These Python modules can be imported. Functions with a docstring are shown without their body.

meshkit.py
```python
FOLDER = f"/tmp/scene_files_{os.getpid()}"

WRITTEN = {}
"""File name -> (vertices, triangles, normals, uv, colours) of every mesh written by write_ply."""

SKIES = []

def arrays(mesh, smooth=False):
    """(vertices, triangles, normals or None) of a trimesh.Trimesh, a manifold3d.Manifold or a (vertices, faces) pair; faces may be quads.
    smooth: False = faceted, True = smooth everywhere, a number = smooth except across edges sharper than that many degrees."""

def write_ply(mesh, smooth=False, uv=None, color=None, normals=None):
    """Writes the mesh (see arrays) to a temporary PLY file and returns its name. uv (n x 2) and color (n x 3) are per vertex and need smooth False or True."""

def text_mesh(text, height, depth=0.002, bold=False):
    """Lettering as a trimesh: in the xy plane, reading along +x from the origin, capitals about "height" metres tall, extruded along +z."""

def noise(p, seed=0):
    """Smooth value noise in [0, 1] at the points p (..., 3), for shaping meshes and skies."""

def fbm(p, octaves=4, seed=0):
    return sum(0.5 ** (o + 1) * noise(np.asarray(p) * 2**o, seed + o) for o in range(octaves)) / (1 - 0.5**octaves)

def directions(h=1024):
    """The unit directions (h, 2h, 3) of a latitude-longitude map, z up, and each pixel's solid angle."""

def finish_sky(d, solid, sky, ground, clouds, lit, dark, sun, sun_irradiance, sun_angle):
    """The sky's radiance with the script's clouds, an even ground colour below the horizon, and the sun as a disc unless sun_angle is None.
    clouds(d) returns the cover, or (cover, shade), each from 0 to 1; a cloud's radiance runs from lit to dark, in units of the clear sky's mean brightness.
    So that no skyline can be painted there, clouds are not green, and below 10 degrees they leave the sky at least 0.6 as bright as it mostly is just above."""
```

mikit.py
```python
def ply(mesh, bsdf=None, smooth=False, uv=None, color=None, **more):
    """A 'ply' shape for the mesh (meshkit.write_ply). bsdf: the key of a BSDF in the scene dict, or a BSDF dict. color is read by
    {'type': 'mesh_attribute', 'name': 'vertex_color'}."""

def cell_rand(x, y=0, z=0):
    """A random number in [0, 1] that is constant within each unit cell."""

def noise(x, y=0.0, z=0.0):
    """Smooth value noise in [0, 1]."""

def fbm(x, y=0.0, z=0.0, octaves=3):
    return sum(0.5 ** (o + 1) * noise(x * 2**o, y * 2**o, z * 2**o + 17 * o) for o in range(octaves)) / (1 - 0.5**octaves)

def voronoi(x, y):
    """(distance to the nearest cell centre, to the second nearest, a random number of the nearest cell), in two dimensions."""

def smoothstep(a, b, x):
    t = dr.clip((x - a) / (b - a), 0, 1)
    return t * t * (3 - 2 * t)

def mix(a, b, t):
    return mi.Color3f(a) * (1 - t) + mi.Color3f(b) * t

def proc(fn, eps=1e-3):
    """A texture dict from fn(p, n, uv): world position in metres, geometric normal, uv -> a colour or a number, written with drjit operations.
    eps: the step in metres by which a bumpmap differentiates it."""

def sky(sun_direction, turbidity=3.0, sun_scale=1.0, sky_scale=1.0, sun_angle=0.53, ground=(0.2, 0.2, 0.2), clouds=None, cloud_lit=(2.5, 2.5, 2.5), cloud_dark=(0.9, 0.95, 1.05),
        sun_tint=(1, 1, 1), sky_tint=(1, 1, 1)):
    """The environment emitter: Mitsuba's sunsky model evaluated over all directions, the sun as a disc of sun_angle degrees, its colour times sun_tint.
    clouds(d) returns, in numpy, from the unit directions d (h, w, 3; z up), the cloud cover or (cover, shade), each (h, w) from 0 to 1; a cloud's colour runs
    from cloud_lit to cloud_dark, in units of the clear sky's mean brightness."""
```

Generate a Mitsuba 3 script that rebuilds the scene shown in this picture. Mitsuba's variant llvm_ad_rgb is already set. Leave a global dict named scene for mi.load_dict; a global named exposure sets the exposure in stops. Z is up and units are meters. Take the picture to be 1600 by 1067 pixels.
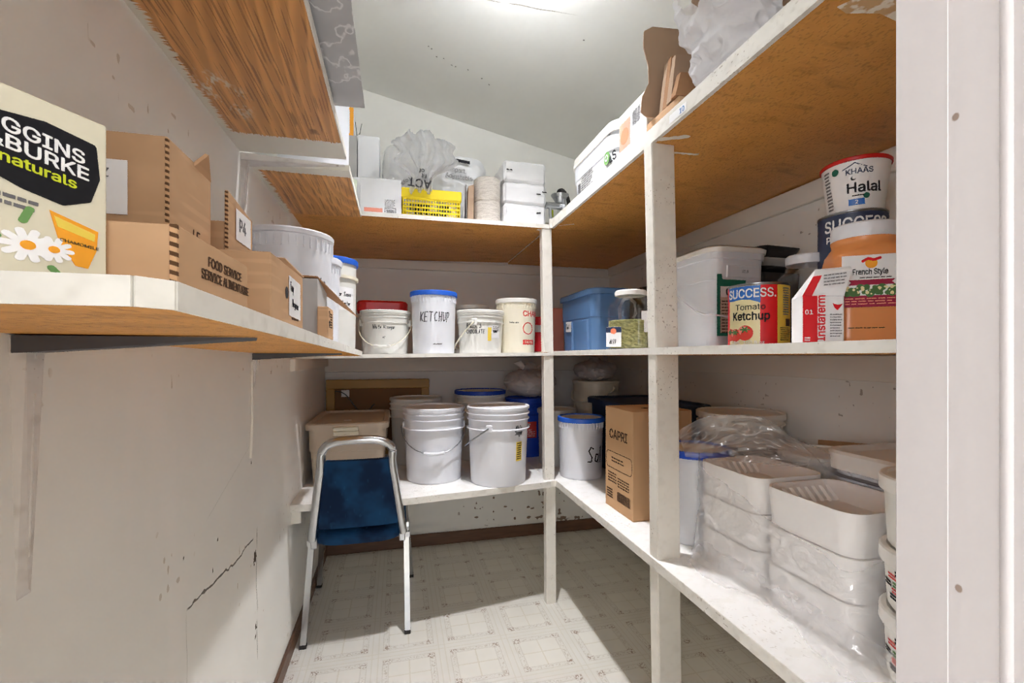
import math, random
import numpy as np, trimesh, mitsuba as mi, drjit as dr, mikit, meshkit
from shapely.geometry import Polygon, LineString, Point, box as sbox
from shapely.ops import unary_union
from mikit import noise, fbm, smoothstep, mix, voronoi, cell_rand
T = mi.ScalarTransform4f
scene, labels = {}, {}
random.seed(7); np.random.seed(7)

def L(r, g, b):
    """sRGB 0-255 -> linear"""
    return [((c / 255 + .055) / 1.055) ** 2.4 if c > 10 else c / 255 / 12.92 for c in (r, g, b)]

# ------------------------------------------------------------------ camera, light, exposure
YAW = math.radians(14.2)
scene['camera'] = {'type': 'perspective', 'fov': 2 * math.degrees(math.atan(800 / 711)), 'fov_axis': 'x', 
                   'near_clip': .02, 'far_clip': 60., 'principal_point_offset_y': -.0202,
                   'to_world': T().look_at(origin=[0, 0, 1.2], target=[math.sin(YAW), math.cos(YAW), 1.2], up=[0, 0, 1])}
exposure = -0.2
BULB = (.41, 1.54, 2.60)
BULB_FRONT = 3000.0   # unseen reflector bulb: its bright lens, recessed in a metal shade
BULB_SIDE = 600.0     # its dim frosted neck above the shade, set to light the ceiling
GLOBE = 12.0          # unseen globe light on the kitchen ceiling, lights the near left wall
UNSEEN_WINDOW = 2.9        # unseen window behind the camera, placed to light faces toward the doorway
UNSEEN_SIDE_WINDOW = 16.5   # unseen side window, placed to light the right-hand shelves and wall

# ------------------------------------------------------------------ materials
def rgb(c): return {'type': 'rgb', 'value': list(c)}
def mat(key, color, rough=.5, metallic=0., spec=.5, **kw):
    col = color if isinstance(color, dict) else rgb(color)
    b = {'type': 'principled', 'base_color': col, 'roughness': rough, 'metallic': metallic, 'specular': spec, **kw}
    scene[key] = {'type': 'twosided', 'b': b}
    return key
def P(fn): return mikit.proc(fn)
def c3(*a): return mi.Color3f(L(*a))
def line(d, w): return 1 - smoothstep(w * .6, w, dr.abs(d))

def wall_left_fn(p, n, uv):
    y, z = p.y, p.z
    c = mix(L(234, 233, 227), L(227, 225, 219), fbm(y * 4, z * 4, 1.))
    c = mix(c, L(238, 233, 228), smoothstep(.62, .8, fbm(y * 9, z * 3, 5.)) * .35)
    jag = (noise(y * 60, z * 60, 3.) - .5) * .010 + (noise(y * 9, z * 9, 8.) - .5) * .02
    crack = line(z - (.672 - (y - 1.07) * .04) - jag, .0032) * smoothstep(1.06, 1.075, y) * (1 - smoothstep(1.50, 1.515, y))
    c = mix(c, L(70, 60, 50), crack * .9)
    seam = line(y - 1.545 - (noise(z * 14, 1., 2.) - .5) * .012, .0022) * (1 - smoothstep(.655, .68, z)) * smoothstep(.2, .3, z)
    c = mix(c, L(135, 128, 118), seam * smoothstep(.2, .45, noise(z * 20, 7., 1.)))
    seam2 = line(y - 1.065 - (noise(z * 14, 4., 2.) - .5) * .008, .0014) * (1 - smoothstep(.66, .68, z)) * .45
    c = mix(c, L(165, 158, 150), seam2)
    for hy, hz, r in ((1.525, .588, .013), (1.535, .375, .007), (1.53, .345, .005), (1.49, .885, .004), (1.23, .76, .003), (1.05, .79, .0025), (1.2, .70, .003)):
        d = dr.sqrt(dr.square(y - hy) + dr.square((z - hz) * .6)) + (noise(y * 160, z * 160, 4.) - .5) * r * 1.3
        c = mix(c, L(72, 62, 50), 1 - smoothstep(r * .75, r, d))
    chip = smoothstep(.90, .93, noise(y * 70, z * 50, 9.)) * smoothstep(.62, .72, noise(y * 5, z * 5, 2.))
    c = mix(c, L(196, 186, 172), chip * .8)
    scr = line(z - (.84 + (y - 1.2) * .35), .0012) * smoothstep(1.15, 1.2, y) * (1 - smoothstep(1.45, 1.5, y)) * .35
    return mix(c, L(150, 146, 140), scr)

def wall_back_fn(p, n, uv):
    x, z = p.x, p.z
    c = mix(L(234, 232, 226), L(228, 226, 219), fbm(x * 4, z * 4, 11.))
    f = noise(x * 26, z * 34, 6.) + .4 * noise(x * 70, z * 80, 3.)
    reg = smoothstep(.5, .62, noise(x * 4.2 + 3., z * 5., 4.)) * (1 - smoothstep(.5, .56, z))
    c = mix(c, L(125, 105, 88), smoothstep(1.08, 1.12, f) * reg)
    return mix(c, L(190, 184, 174), line(z - 1.098, .002) * .7)

def wall_right_fn(p, n, uv):
    y, z = p.y, p.z
    c = mix(L(234, 232, 226), L(228, 226, 218), fbm(y * 4, z * 4, 21.))
    sp = smoothstep(.90, .93, noise(y * 80, z * 80, 16.)) * smoothstep(.6, .7, noise(y * 6, z * 6, 1.))
    return mix(c, L(140, 128, 112), sp * .7)

def ceiling_fn(p, n, uv):
    x, y = p.x, p.y
    c = mix(L(230, 229, 224), L(224, 222, 217), fbm(x * 3, y * 3, 31.))
    s = line(y - 1.86 + (x - .5) * .28 + (noise(x * 12, y * 12, 2.) - .5) * .006, .0028) * smoothstep(.35, .40, x) * (1 - smoothstep(.80, .81, x))
    c = mix(c, L(150, 143, 132), s * smoothstep(.25, .6, noise(x * 18, 2., 1.)))
    for hx, hy in ((.815, 1.905), (.47, 1.80), (.17, 2.33), (.20, 2.375), (.235, 2.37), (.28, 2.40), (.30, 2.40), (.365, 2.39), (.445, 2.42), (.49, 2.45), (.155, 2.32)):
        d = dr.sqrt(dr.square(x - hx) + dr.square(y - hy))
        c = mix(c, L(88, 80, 70), (1 - smoothstep(.003, .0052, d)) * .9)
    return c

def floor_fn(p, n, uv):
    S, K = .262, .80
    x, y = (p.x - .205) / S, (2.125 - p.y) / S
    gx, gy = (x - dr.floor(x)) / K, (y - dr.floor(y)) / K
    W = S * K
    inside = dr.select((gx < 1) & (gy < 1), 1., 0.)
    dx, dy = dr.minimum(gx, 1 - gx) * W, dr.minimum(gy, 1 - gy) * W
    d = dr.minimum(dx, dy)
    c = mix(L(222, 219, 211), L(215, 211, 201), fbm(p.x * 14, p.y * 14, 2.))
    wob = (noise(p.x * 190, p.y * 190, 4.) - .5)
    lines = line(d - .004, .0022) + line(d - .025, .002)
    flor = smoothstep(.60, .72, noise(p.x * 210, p.y * 210, 1.)) * smoothstep(.006, .009, d) * (1 - smoothstep(.020, .023, d))
    corner = smoothstep(.55, .68, noise(p.x * 260, p.y * 260, 9.)) * (1 - smoothstep(.030, .036, dr.maximum(dx, dy))) * smoothstep(.003, .006, d)
    c = mix(c, L(188, 179, 163), dr.clip(lines * .6 + flor * .9, 0, 1) * inside * (.65 + .5 * wob))
    c = mix(c, L(150, 128, 112), corner * .85 * inside)
    cross = line((gx - .5) * W, .0035) + line((gy - .5) * W, .0035)
    c = mix(c, L(204, 197, 181), dr.clip(cross, 0, 1) * inside * smoothstep(.024, .027, d))
    c = mix(c, L(231, 227, 216), inside * smoothstep(.027, .031, d) * .35)
    # lattice bands between the frames
    ox, oy = (x - dr.floor(x)) - (1 + K) / 2, (y - dr.floor(y)) - (1 + K) / 2
    band = line(dr.abs(ox) * S - .012, .003) + line(dr.abs(oy) * S - .012, .003)
    return mix(c, L(206, 199, 182), dr.clip(band, 0, 1) * (1 - inside) * .45)

def oak_fn(p, n, uv):
    x, y = p.x, p.y
    w = fbm(x * 5, y * 1.1, 3.) * .9 + noise(x * 2.2, y * .8, 9.) * 3.0
    v = x * 7.0 + w + (noise(x * 60, y * 4, 2.) - .5) * .10
    f = v * 5.0 - dr.floor(v * 5.0)
    g = smoothstep(.0, .55, f) * (1 - smoothstep(.78, 1., f))
    c = mix(L(212, 156, 92), L(164, 108, 56), g * (.35 + .5 * noise(x * 20, y * 3, 5.)))
    c = mix(c, L(112, 66, 30), smoothstep(.62, .8, noise(x * 420, y * 12, 1.)) * .55)
    kn = dr.sqrt(dr.square(x + .20) + dr.square((y - 1.22) * .8))
    c = mix(c, L(96, 58, 28), (1 - smoothstep(.006, .016, kn + (noise(x * 90, y * 90, 1.) - .5) * .01)) * .7)
    rag = (noise(x * 520, y * 40, 6.) - .5) * .012 + (noise(x * 30, y * 30, 6.) - .5) * .004
    paint = smoothstep(.0, .003, y - 1.268 - rag) * (1 - smoothstep(.0, .003, y - 1.508 - rag * .7))
    paint = dr.maximum(paint, 1 - smoothstep(0., .008, x + .404 - (noise(x * 40, y * 420, 2.) - .5) * .014 - (noise(x * 20, y * 60, 2.) - .5) * .008))
    sm = smoothstep(.50, .85, noise(x * 50, y * 26, 12.) * .6 + noise(x * 300, y * 120, 1.) * .4) * (1 - smoothstep(.03, .06, dr.sqrt(dr.square(x + .36) + dr.square((y - 1.10) * .5))))
    return mix(c, L(222, 218, 205), dr.clip(paint + sm * .8, 0, 1))

def hardboard_fn(p, n, uv):
    c = mix(L(204, 146, 74), L(190, 130, 60), fbm(p.x * 16, p.y * 22, 2.))
    c = mix(c, L(118, 72, 28), smoothstep(.6, .85, noise(p.x * 260, p.y * 150, 1.)) * .28)
    c = mix(c, L(128, 76, 30), smoothstep(.62, .8, fbm(p.x * 9, p.y * 30, 7.)) * .28)
    return mix(c, L(206, 148, 78), smoothstep(.7, .8, noise(p.x * 160, p.y * 260, 4.)) * .35)

def scuffed(base, worn, dark, k=1.):
    def fn(p, n, uv):
        c = mix(base, worn, smoothstep(.45, .75, fbm(p.x * 40, p.y * 40, p.z * 40)) * .55)
        s = smoothstep(.80, .86, noise(p.x * 210, p.y * 160, p.z * 190)) * smoothstep(.55, .7, noise(p.x * 9, p.y * 9, p.z * 9))
        return mix(c, dark, s * .75 * k)
    return fn
def cardboard_fn(p, n, uv):
    c = mix(L(194, 158, 124), L(180, 144, 110), fbm(p.x * 22, p.y * 22, p.z * 30))
    return mix(c, L(214, 178, 142), smoothstep(.6, .8, noise(p.x * 9, p.y * 9, p.z * 120)) * .25)
def corrugated_fn(p, n, uv):
    s = dr.sin((p.z + p.x * .3) * 900.) * .5 + .5
    return mix(L(88, 62, 42), L(196, 156, 118), smoothstep(.3, .6, s))
def velvet_fn(p, n, uv):
    f = fbm(p.x * 11, p.y * 11, p.z * 8, 4)
    c = mix(L(4, 30, 60), L(14, 60, 98), smoothstep(.36, .66, f))
    return mix(c, L(44, 98, 134), smoothstep(.80, .9, noise(p.x * 90, p.y * 60, p.z * 40)) * .16)
def herb_fn(p, n, uv):
    a, b, r = voronoi(p.y * 260 + p.x * 80, p.z * 260 + p.x * 50)
    return mix(L(104, 104, 62), L(168, 164, 112), r)
def towel_fn(p, n, uv):
    s = noise(p.x * 60, p.y * 60, p.z * 500)
    return mix(L(206, 199, 190), L(176, 168, 158), smoothstep(.3, .8, s))
def marble_fn(p, n, uv):
    r = dr.abs(fbm(p.x * 24, p.y * 16, 3., 4) - .5)
    c = mix(L(186, 187, 190), L(160, 161, 164), fbm(p.x * 12, p.y * 12, 8.))
    return mix(c, L(222, 222, 224), (1 - smoothstep(.0, .05, r)) * .85)
def brown_base_fn(p, n, uv):
    return mix(L(74, 50, 36), L(104, 74, 54), fbm(p.x * 14, p.y * 14, p.z * 60))
def jamb_fn(p, n, uv):
    c = mix(L(200, 195, 195), L(193, 187, 187), fbm(p.y * 20, p.z * 3, 3.))
    s = smoothstep(.79, .82, noise(p.y * 110, p.z * 40, 2.)) * smoothstep(.52, .6, noise(p.y * 9 + 2., p.z * 2.2, 5.))
    c = mix(c, L(160, 140, 124), s * .7)
    for zz, yy, r in ((.93, .272, .004), (1.385, .258, .003), (1.02, .256, .003)):
        d = dr.sqrt(dr.square((p.y - yy)) + dr.square((p.z - zz) * .8))
        c = mix(c, L(122, 98, 80), (1 - smoothstep(r * .6, r, d)) * .8)
    return c

W_ = mat
mat('m_wall_left', P(wall_left_fn), .55); mat('m_wall_back', P(wall_back_fn), .6); mat('m_wall_right', P(wall_right_fn), .6)
mat('m_ceiling', P(ceiling_fn), .7); mat('m_floor', P(floor_fn), .38); mat('m_oak', P(oak_fn), .45); mat('m_hardboard', P(hardboard_fn), .5)
mat('m_paint_top', P(scuffed(L(236, 235, 232), L(228, 226, 220), L(178, 170, 158), .5)), .4)
mat('m_paint_edge', P(scuffed(L(224, 221, 213), L(202, 197, 187), L(146, 134, 118))), .45)
mat('m_paint_post', P(scuffed(L(224, 220, 211), L(214, 209, 199), L(128, 112, 94), .8)), .5)
mat('m_paint_wall', P(scuffed(L(214, 209, 204), L(186, 177, 168), L(112, 92, 76), 1.)), .55); mat('m_paint', L(232, 228, 218), .55); mat('m_plain_wall', L(232, 229, 223), .7); mat('m_jamb', P(jamb_fn), .45)
mat('m_baseboard', P(brown_base_fn), .4)
mat('m_cardboard', P(cardboard_fn), .8, spec=.2); mat('m_corrugated', P(corrugated_fn), .9, spec=.2); mat('m_cardboard_dark', L(150, 112, 80), .85, spec=.2)
mat('m_kraft', L(188, 150, 112), .8, spec=.2); mat('m_card_inside', L(134, 98, 68), .9, spec=.1); mat('m_grey_card', L(176, 174, 172), .8, spec=.2); mat('m_taupe_card', L(166, 140, 118), .85, spec=.2)
mat('m_bucket', L(224, 226, 231), .33); mat('m_bucket_warm', L(226, 225, 218), .36); mat('m_bucket_cream', L(226, 219, 198), .4); mat('m_bucket_lid', L(236, 234, 228), .3)
mat('m_bucket_grey', L(196, 195, 190), .4)
mat('m_blue_lid', L(38, 96, 200), .35); mat('m_blue_deep', L(24, 66, 172), .35); mat('m_red_lid', L(190, 26, 24), .35)
mat('m_tote_blue', L(76, 110, 150), .45); mat('m_tote_beige', L(196, 180, 160), .45); mat('m_tote_navy', L(24, 40, 66), .4); mat('m_black', L(24, 24, 26), .4)
mat('m_ink', L(28, 28, 32), .7, spec=.2); mat('m_ink_grey', L(110, 108, 110), .7, spec=.2); mat('m_ink_brown', L(78, 58, 44), .8, spec=.1); mat('m_label', L(240, 240, 240), .45)
mat('m_label_pale', L(228, 228, 226), .5); mat('m_red', L(206, 24, 34), .4); mat('m_red_ink', L(196, 58, 54), .5); mat('m_blue_print', L(42, 104, 186), .4); mat('m_yellow_print', L(232, 204, 84), .4)
mat('m_cream_print', L(240, 230, 180), .4); mat('m_green_print', L(20, 92, 72), .5); mat('m_tomato', L(214, 56, 44), .4); mat('m_tomato_light', L(236, 140, 124), .4); mat('m_leaf', L(70, 110, 56), .6)
mat('m_navy_print', L(38, 50, 78), .4); mat('m_wine', L(146, 22, 56), .4); mat('m_orange_print', L(232, 130, 96), .5); mat('m_salmon', L(230, 148, 128), .5); mat('m_amber', L(236, 160, 40), .45)
mat('m_dressing', L(222, 142, 82), .3); mat('m_chrome', L(205, 207, 210), .16, metallic=1.); mat('m_steel', L(150, 152, 155), .3, metallic=1.); mat('m_bracket', L(84, 84, 88), .5, metallic=.3)
mat('m_velvet', P(velvet_fn), .8, sheen=.4, spec=.2); mat('m_herb', P(herb_fn), .9, spec=.1); mat('m_towel', P(towel_fn), .9, spec=.1); mat('m_marble', P(marble_fn), .4)
mat('m_foam', L(240, 238, 236), .5, spec=.3); mat('m_napkin', L(228, 228, 229), .35); mat('m_yellow', L(240, 214, 22), .45); mat('m_rubber', L(34, 32, 32), .7)
mat('m_frame_wood', L(168, 130, 62), .5); mat('m_picture_back', L(120, 84, 44), .7); mat('m_tea', L(218, 212, 190), .45); mat('m_lime', L(196, 204, 40), .5); mat('m_leaf_bright', L(104, 148, 84), .6)
mat('m_petal', L(244, 244, 246), .6); mat('m_handle_ivory', L(232, 226, 204), .4); mat('m_paper_white', L(224, 224, 226), .6); mat('m_terracotta', L(196, 104, 72), .6); mat('m_green_plastic', L(112, 170, 70), .4)
mat('m_pale_green', L(206, 216, 196), .4); mat('m_goods', L(150, 120, 108), .8, spec=.2); mat('m_steel_dull', L(120, 120, 122), .5, metallic=1.); mat('m_porcelain', L(236, 234, 228), .3)
scene['m_film'] = {'type': 'blendbsdf', 'weight': .11, 'a': {'type': 'thindielectric', 'int_ior': 1.49},
                   'b': {'type': 'principledthin', 'base_color': rgb(L(246, 246, 250)), 'roughness': .16, 'diff_trans': 1.0, 'spec_trans': 0., 'eta': 1.45}}
scene['m_film_milky'] = {'type': 'blendbsdf', 'weight': .5, 'a': {'type': 'thindielectric', 'int_ior': 1.49},
                         'b': {'type': 'principledthin', 'base_color': rgb(L(226, 226, 230)), 'roughness': .25, 'diff_trans': .9, 'spec_trans': 0., 'eta': 1.45}}
scene['m_film_white'] = {**scene['m_film_milky'], 'weight': .82, 'b': {**scene['m_film_milky']['b'], 'base_color': rgb(L(248, 248, 252)), 'diff_trans': .5}}
scene['m_clear'] = {'type': 'thindielectric', 'int_ior': 1.5}

# ------------------------------------------------------------------ mesh helpers
TM = trimesh.Trimesh
def cat(ms): return trimesh.util.concatenate([m for m in ms if m is not None])
def cbox(x0, x1, y0, y1, z0, z1, ch=.0015):
    c = min(ch, (x1 - x0) / 3, (y1 - y0) / 3, (z1 - z0) / 3)
    pts = []
    for k in range(3):
        d = [0 if i == k else c for i in range(3)]
        for a in (x0 + d[0], x1 - d[0]):
            for b in (y0 + d[1], y1 - d[1]):
                for e in (z0 + d[2], z1 - d[2]): pts.append((a, b, e))
    return trimesh.convex.convex_hull(np.array(pts))
def hexa(p):
    """8 corners: bottom 4 ccw then top 4"""
    return trimesh.convex.convex_hull(np.array(p, float))
def grid_faces(nu, nv, wrap):
    f = []
    for i in range(nv - 1):
        for j in range(nu if wrap else nu - 1):
            a, b = i * nu + j, i * nu + (j + 1) % nu
            f += [(a, b, b + nu), (a, b + nu, a + nu)]
    return f
def lathe(prof, n=56):
    """prof: (r, z) list, going up the outside; closed with fans where r = 0"""
    a = np.arange(n) * 2 * math.pi / n
    v = np.array([(r * math.cos(t), r * math.sin(t), z) for r, z in prof for t in a])
    return TM(v, grid_faces(n, len(prof), True), process=False)
def rrect(w, d, r, k=6):
    r = min(r, w / 2 - 1e-4, d / 2 - 1e-4); pts = []
    for cx, cy, a0 in ((w / 2 - r, d / 2 - r, 0), (-w / 2 + r, d / 2 - r, 90), (-w / 2 + r, -d / 2 + r, 180), (w / 2 - r, -d / 2 + r, 270)):
        for i in range(k + 1):
            t = math.radians(a0 + 90 * i / k); pts.append((cx + r * math.cos(t), cy + r * math.sin(t)))
    return pts
def loft(secs, cap0=True, cap1=True, k=6):
    """secs: (z, w, d, r) rounded rectangles"""
    v, n = [], 4 * (k + 1)
    for s in secs: v += [(x, y, s[0]) for x, y in rrect(s[1], s[2], s[3], k)]
    f = grid_faces(n, len(secs), True)
    if cap0:
        v.append((0, 0, secs[0][0])); c = len(v) - 1; f += [(c, (j + 1) % n, j) for j in range(n)]
    if cap1:
        v.append((0, 0, secs[-1][0])); c = len(v) - 1; o = (len(secs) - 1) * n; f += [(c, o + j, o + (j + 1) % n) for j in range(n)]
    return TM(np.array(v), f, process=False)
def tube(pts, r, n=8, closed=False, flat=None):
    pts = np.array(pts, float); m = len(pts); v = []
    up = np.array([0.0123, .031, 1.])
    for i in range(m):
        t = pts[min(i + 1, m - 1)] - pts[max(i - 1, 0)]; t /= np.linalg.norm(t) + 1e-12
        if abs(t @ up) > .97 * np.linalg.norm(up): s = np.cross(t, [0, 1, 0.])
        else: s = np.cross(t, up)
        s /= np.linalg.norm(s); q = np.cross(s, t)
        for j in range(n):
            a = 2 * math.pi * (j + .5) / n
            v.append(pts[i] + r * (math.cos(a) * s + math.sin(a) * q) * (1 if flat is None else 1))
    f = grid_faces(n, m, True)
    for o, sgn in ((0, 1), ((m - 1) * n, -1)):
        for j in range(1, n - 1): f.append((o, o + j + 1, o + j) if sgn > 0 else (o, o + j, o + j + 1))
    return TM(np.array(v), f, process=False)
def bar(p, q, w, h):
    """square tube between two points"""
    p, q = np.array(p, float), np.array(q, float); t = (q - p) / np.linalg.norm(q - p)
    s = np.cross(t, [0, 1, 0]) if abs(t[2]) > .7 else np.cross(t, [0, 0, 1]); s /= np.linalg.norm(s); u = np.cross(s, t)
    pts = [e + a * s * w / 2 + b * u * h / 2 for e in (p, q) for a in (-1, 1) for b in (-1, 1)]
    return trimesh.convex.convex_hull(np.array(pts))
def sheet(w, h, nx=1, ny=1, th=.0004):
    """thin label, x 0..w, y 0..h, z 0..th (top and rim)"""
    xs, ys = np.linspace(0, w, nx + 1), np.linspace(0, h, ny + 1)
    v = [(x, y, th) for y in ys for x in xs]; f = grid_faces(nx + 1, ny + 1, False)
    return TM(np.array(v), f, process=False)
def flat(poly, th=.0006):
    gs = getattr(poly, 'geoms', [poly])
    return cat([trimesh.creation.extrude_polygon(g, th, engine='earcut') for g in gs if g.area > 1e-9])
def split_long(m, l):
    v, f = trimesh.remesh.subdivide_to_size(m.vertices, m.faces, l, max_iter=12); return TM(v, f, process=False)
def bend(m, rf, a0, z0, off=.0004):
    v = np.array(m.vertices); z = z0 + v[:, 1]; r = np.array([rf(t) for t in z]); a = a0 + v[:, 0] / r; R = r + off + v[:, 2]
    return TM(np.stack([R * np.cos(a), R * np.sin(a), z], 1), m.faces, process=False)
def place(m, o, u, w, off=.0004):
    o, u, w = (np.array(t, float) for t in (o, u, w)); u /= np.linalg.norm(u); w /= np.linalg.norm(w); n = np.cross(u, w); v = m.vertices
    return TM(o + v[:, :1] * u + v[:, 1:2] * w + (v[:, 2:3] + off) * n, m.faces, process=False)
def moved(m, d): return TM(m.vertices + np.array(d, float), m.faces, process=False)
def rotz(m, a):
    c, s = math.cos(a), math.sin(a); return TM(m.vertices @ np.array([[c, s, 0], [-s, c, 0], [0, 0, 1]]), m.faces, process=False)
_tx = {}
def text(t, h, bold=False, center=False, squeeze=1.):
    if (t, bold) not in _tx: _tx[(t, bold)] = meshkit.text_mesh(t, .1, depth=.01, bold=bold)
    m = _tx[(t, bold)]; v = np.array(m.vertices) * [h / .1 * squeeze, h / .1, .05]
    if center: v[:, 0] -= (v[:, 0].max() + v[:, 0].min()) / 2
    return TM(v, m.faces, process=False)
# hand lettering: strokes on a unit-height grid
G = {'K': '0,0 0,1|.6,1 0,.45 .6,0', 'E': '.6,1 0,1 0,0 .6,0|0,.5 .5,.5', 'T': '0,1 .7,1|.35,1 .35,0', 'C': '.6,.9 .3,1 .05,.7 .05,.3 .3,0 .6,.1', 'H': '0,0 0,1|.55,0 .55,1|0,.5 .55,.5',
     'U': '0,1 .02,.25 .25,0 .5,.2 .52,1', 'P': '0,0 0,1 .45,.95 .5,.7 .4,.5 0,.45', 'B': '0,0 0,1 .4,.95 .42,.65 0,.52 .5,.42 .48,.08 0,0', 'A': '0,0 .3,1 .6,0|.1,.35 .5,.35', 'R': '0,0 0,1 .45,.95 .48,.65 0,.5 .55,0',
     'S': '.55,.9 .25,1 .05,.75 .5,.35 .4,.05 0,.1', 'O': '.3,1 .03,.7 .05,.25 .3,0 .55,.3 .55,.7 .3,1', 'L': '0,1 0,0 .5,0', 'W': '0,1 .2,0 .38,.7 .55,0 .75,1', 'V': '0,1 .28,0 .55,1', 'F': '.55,1 0,1 0,0|0,.52 .4,.52',
     'M': '0,0 .08,1 .35,.4 .62,1 .7,0', "'": '.1,1 .05,.8', 'h': '0,1 0,0|0,.35 .2,.55 .4,.45 .4,0', 'i': '.1,.55 .1,0|.1,.75 .12,.78', 't': '.2,.95 .2,.05 .35,0|0,.62 .4,.62', 'e': '.05,.3 .42,.33 .3,.58 .08,.45 .1,.1 .4,.05',
     'n': '0,.55 0,0|0,.35 .2,.55 .4,.42 .4,0', 'g': '.4,.5 .1,.55 .05,.15 .4,.15|.4,.55 .38,-.3 .05,-.25', 'a': '.4,.5 .1,.55 .03,.15 .25,0 .4,.2|.4,.55 .42,0', 'r': '0,.55 0,0|0,.35 .18,.55 .36,.5', 'u': '0,.55 .05,.1 .25,0 .4,.2|.4,.55 .42,0',
     's': '.36,.48 .15,.55 .05,.4 .36,.18 .2,0 0,.06', 'w': '0,.55 .14,0 .28,.45 .42,0 .56,.55', 'x': '0,.55 .4,0|.4,.55 0,0', 'y': '0,.55 .2,.1|.42,.55 .1,-.35', 'd': '.4,.45 .15,.55 .03,.2 .2,0 .4,.2|.4,1 .42,0', 'l': '.1,1 .1,0',
     'o': '.2,.55 .03,.3 .2,0 .4,.25 .2,.55', 'm': '0,.55 0,0|0,.4 .18,.55 .28,.4 .28,0|.28,.4 .45,.55 .56,.4 .56,0', 'c': '.4,.45 .2,.55 .03,.3 .2,0 .4,.08', 'f': '.4,.95 .2,.9 .18,0|0,.55 .36,.55', 'v': '0,.55 .2,0 .4,.55', '&': '.55,0 .1,.75 .25,1 .4,.75 .05,.25 .25,0 .55,.4', ' ': ''}
def hand(t, h, w=.07, seed=1, slant=.08, sx=.65):
    rnd = random.Random(seed); x, shapes = 0, []
    for ch in t:
        g = G.get(ch, ''); mx = .3
        for st in filter(None, g.split('|')):
            pts = [tuple(map(float, q.split(','))) for q in st.split()]
            pts = [(x + px * sx + slant * py + rnd.uniform(-.025, .025), py + rnd.uniform(-.03, .03)) for px, py in pts]
            mx = max(mx, max(px for px, _ in pts) - x); shapes.append(LineString(pts).buffer(w / 2 * 1.2, quad_segs=2))
        x += mx + .13
    m = flat(unary_union(shapes), .0004 / h); return TM(np.array(m.vertices) * h, m.faces, process=False)
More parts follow.
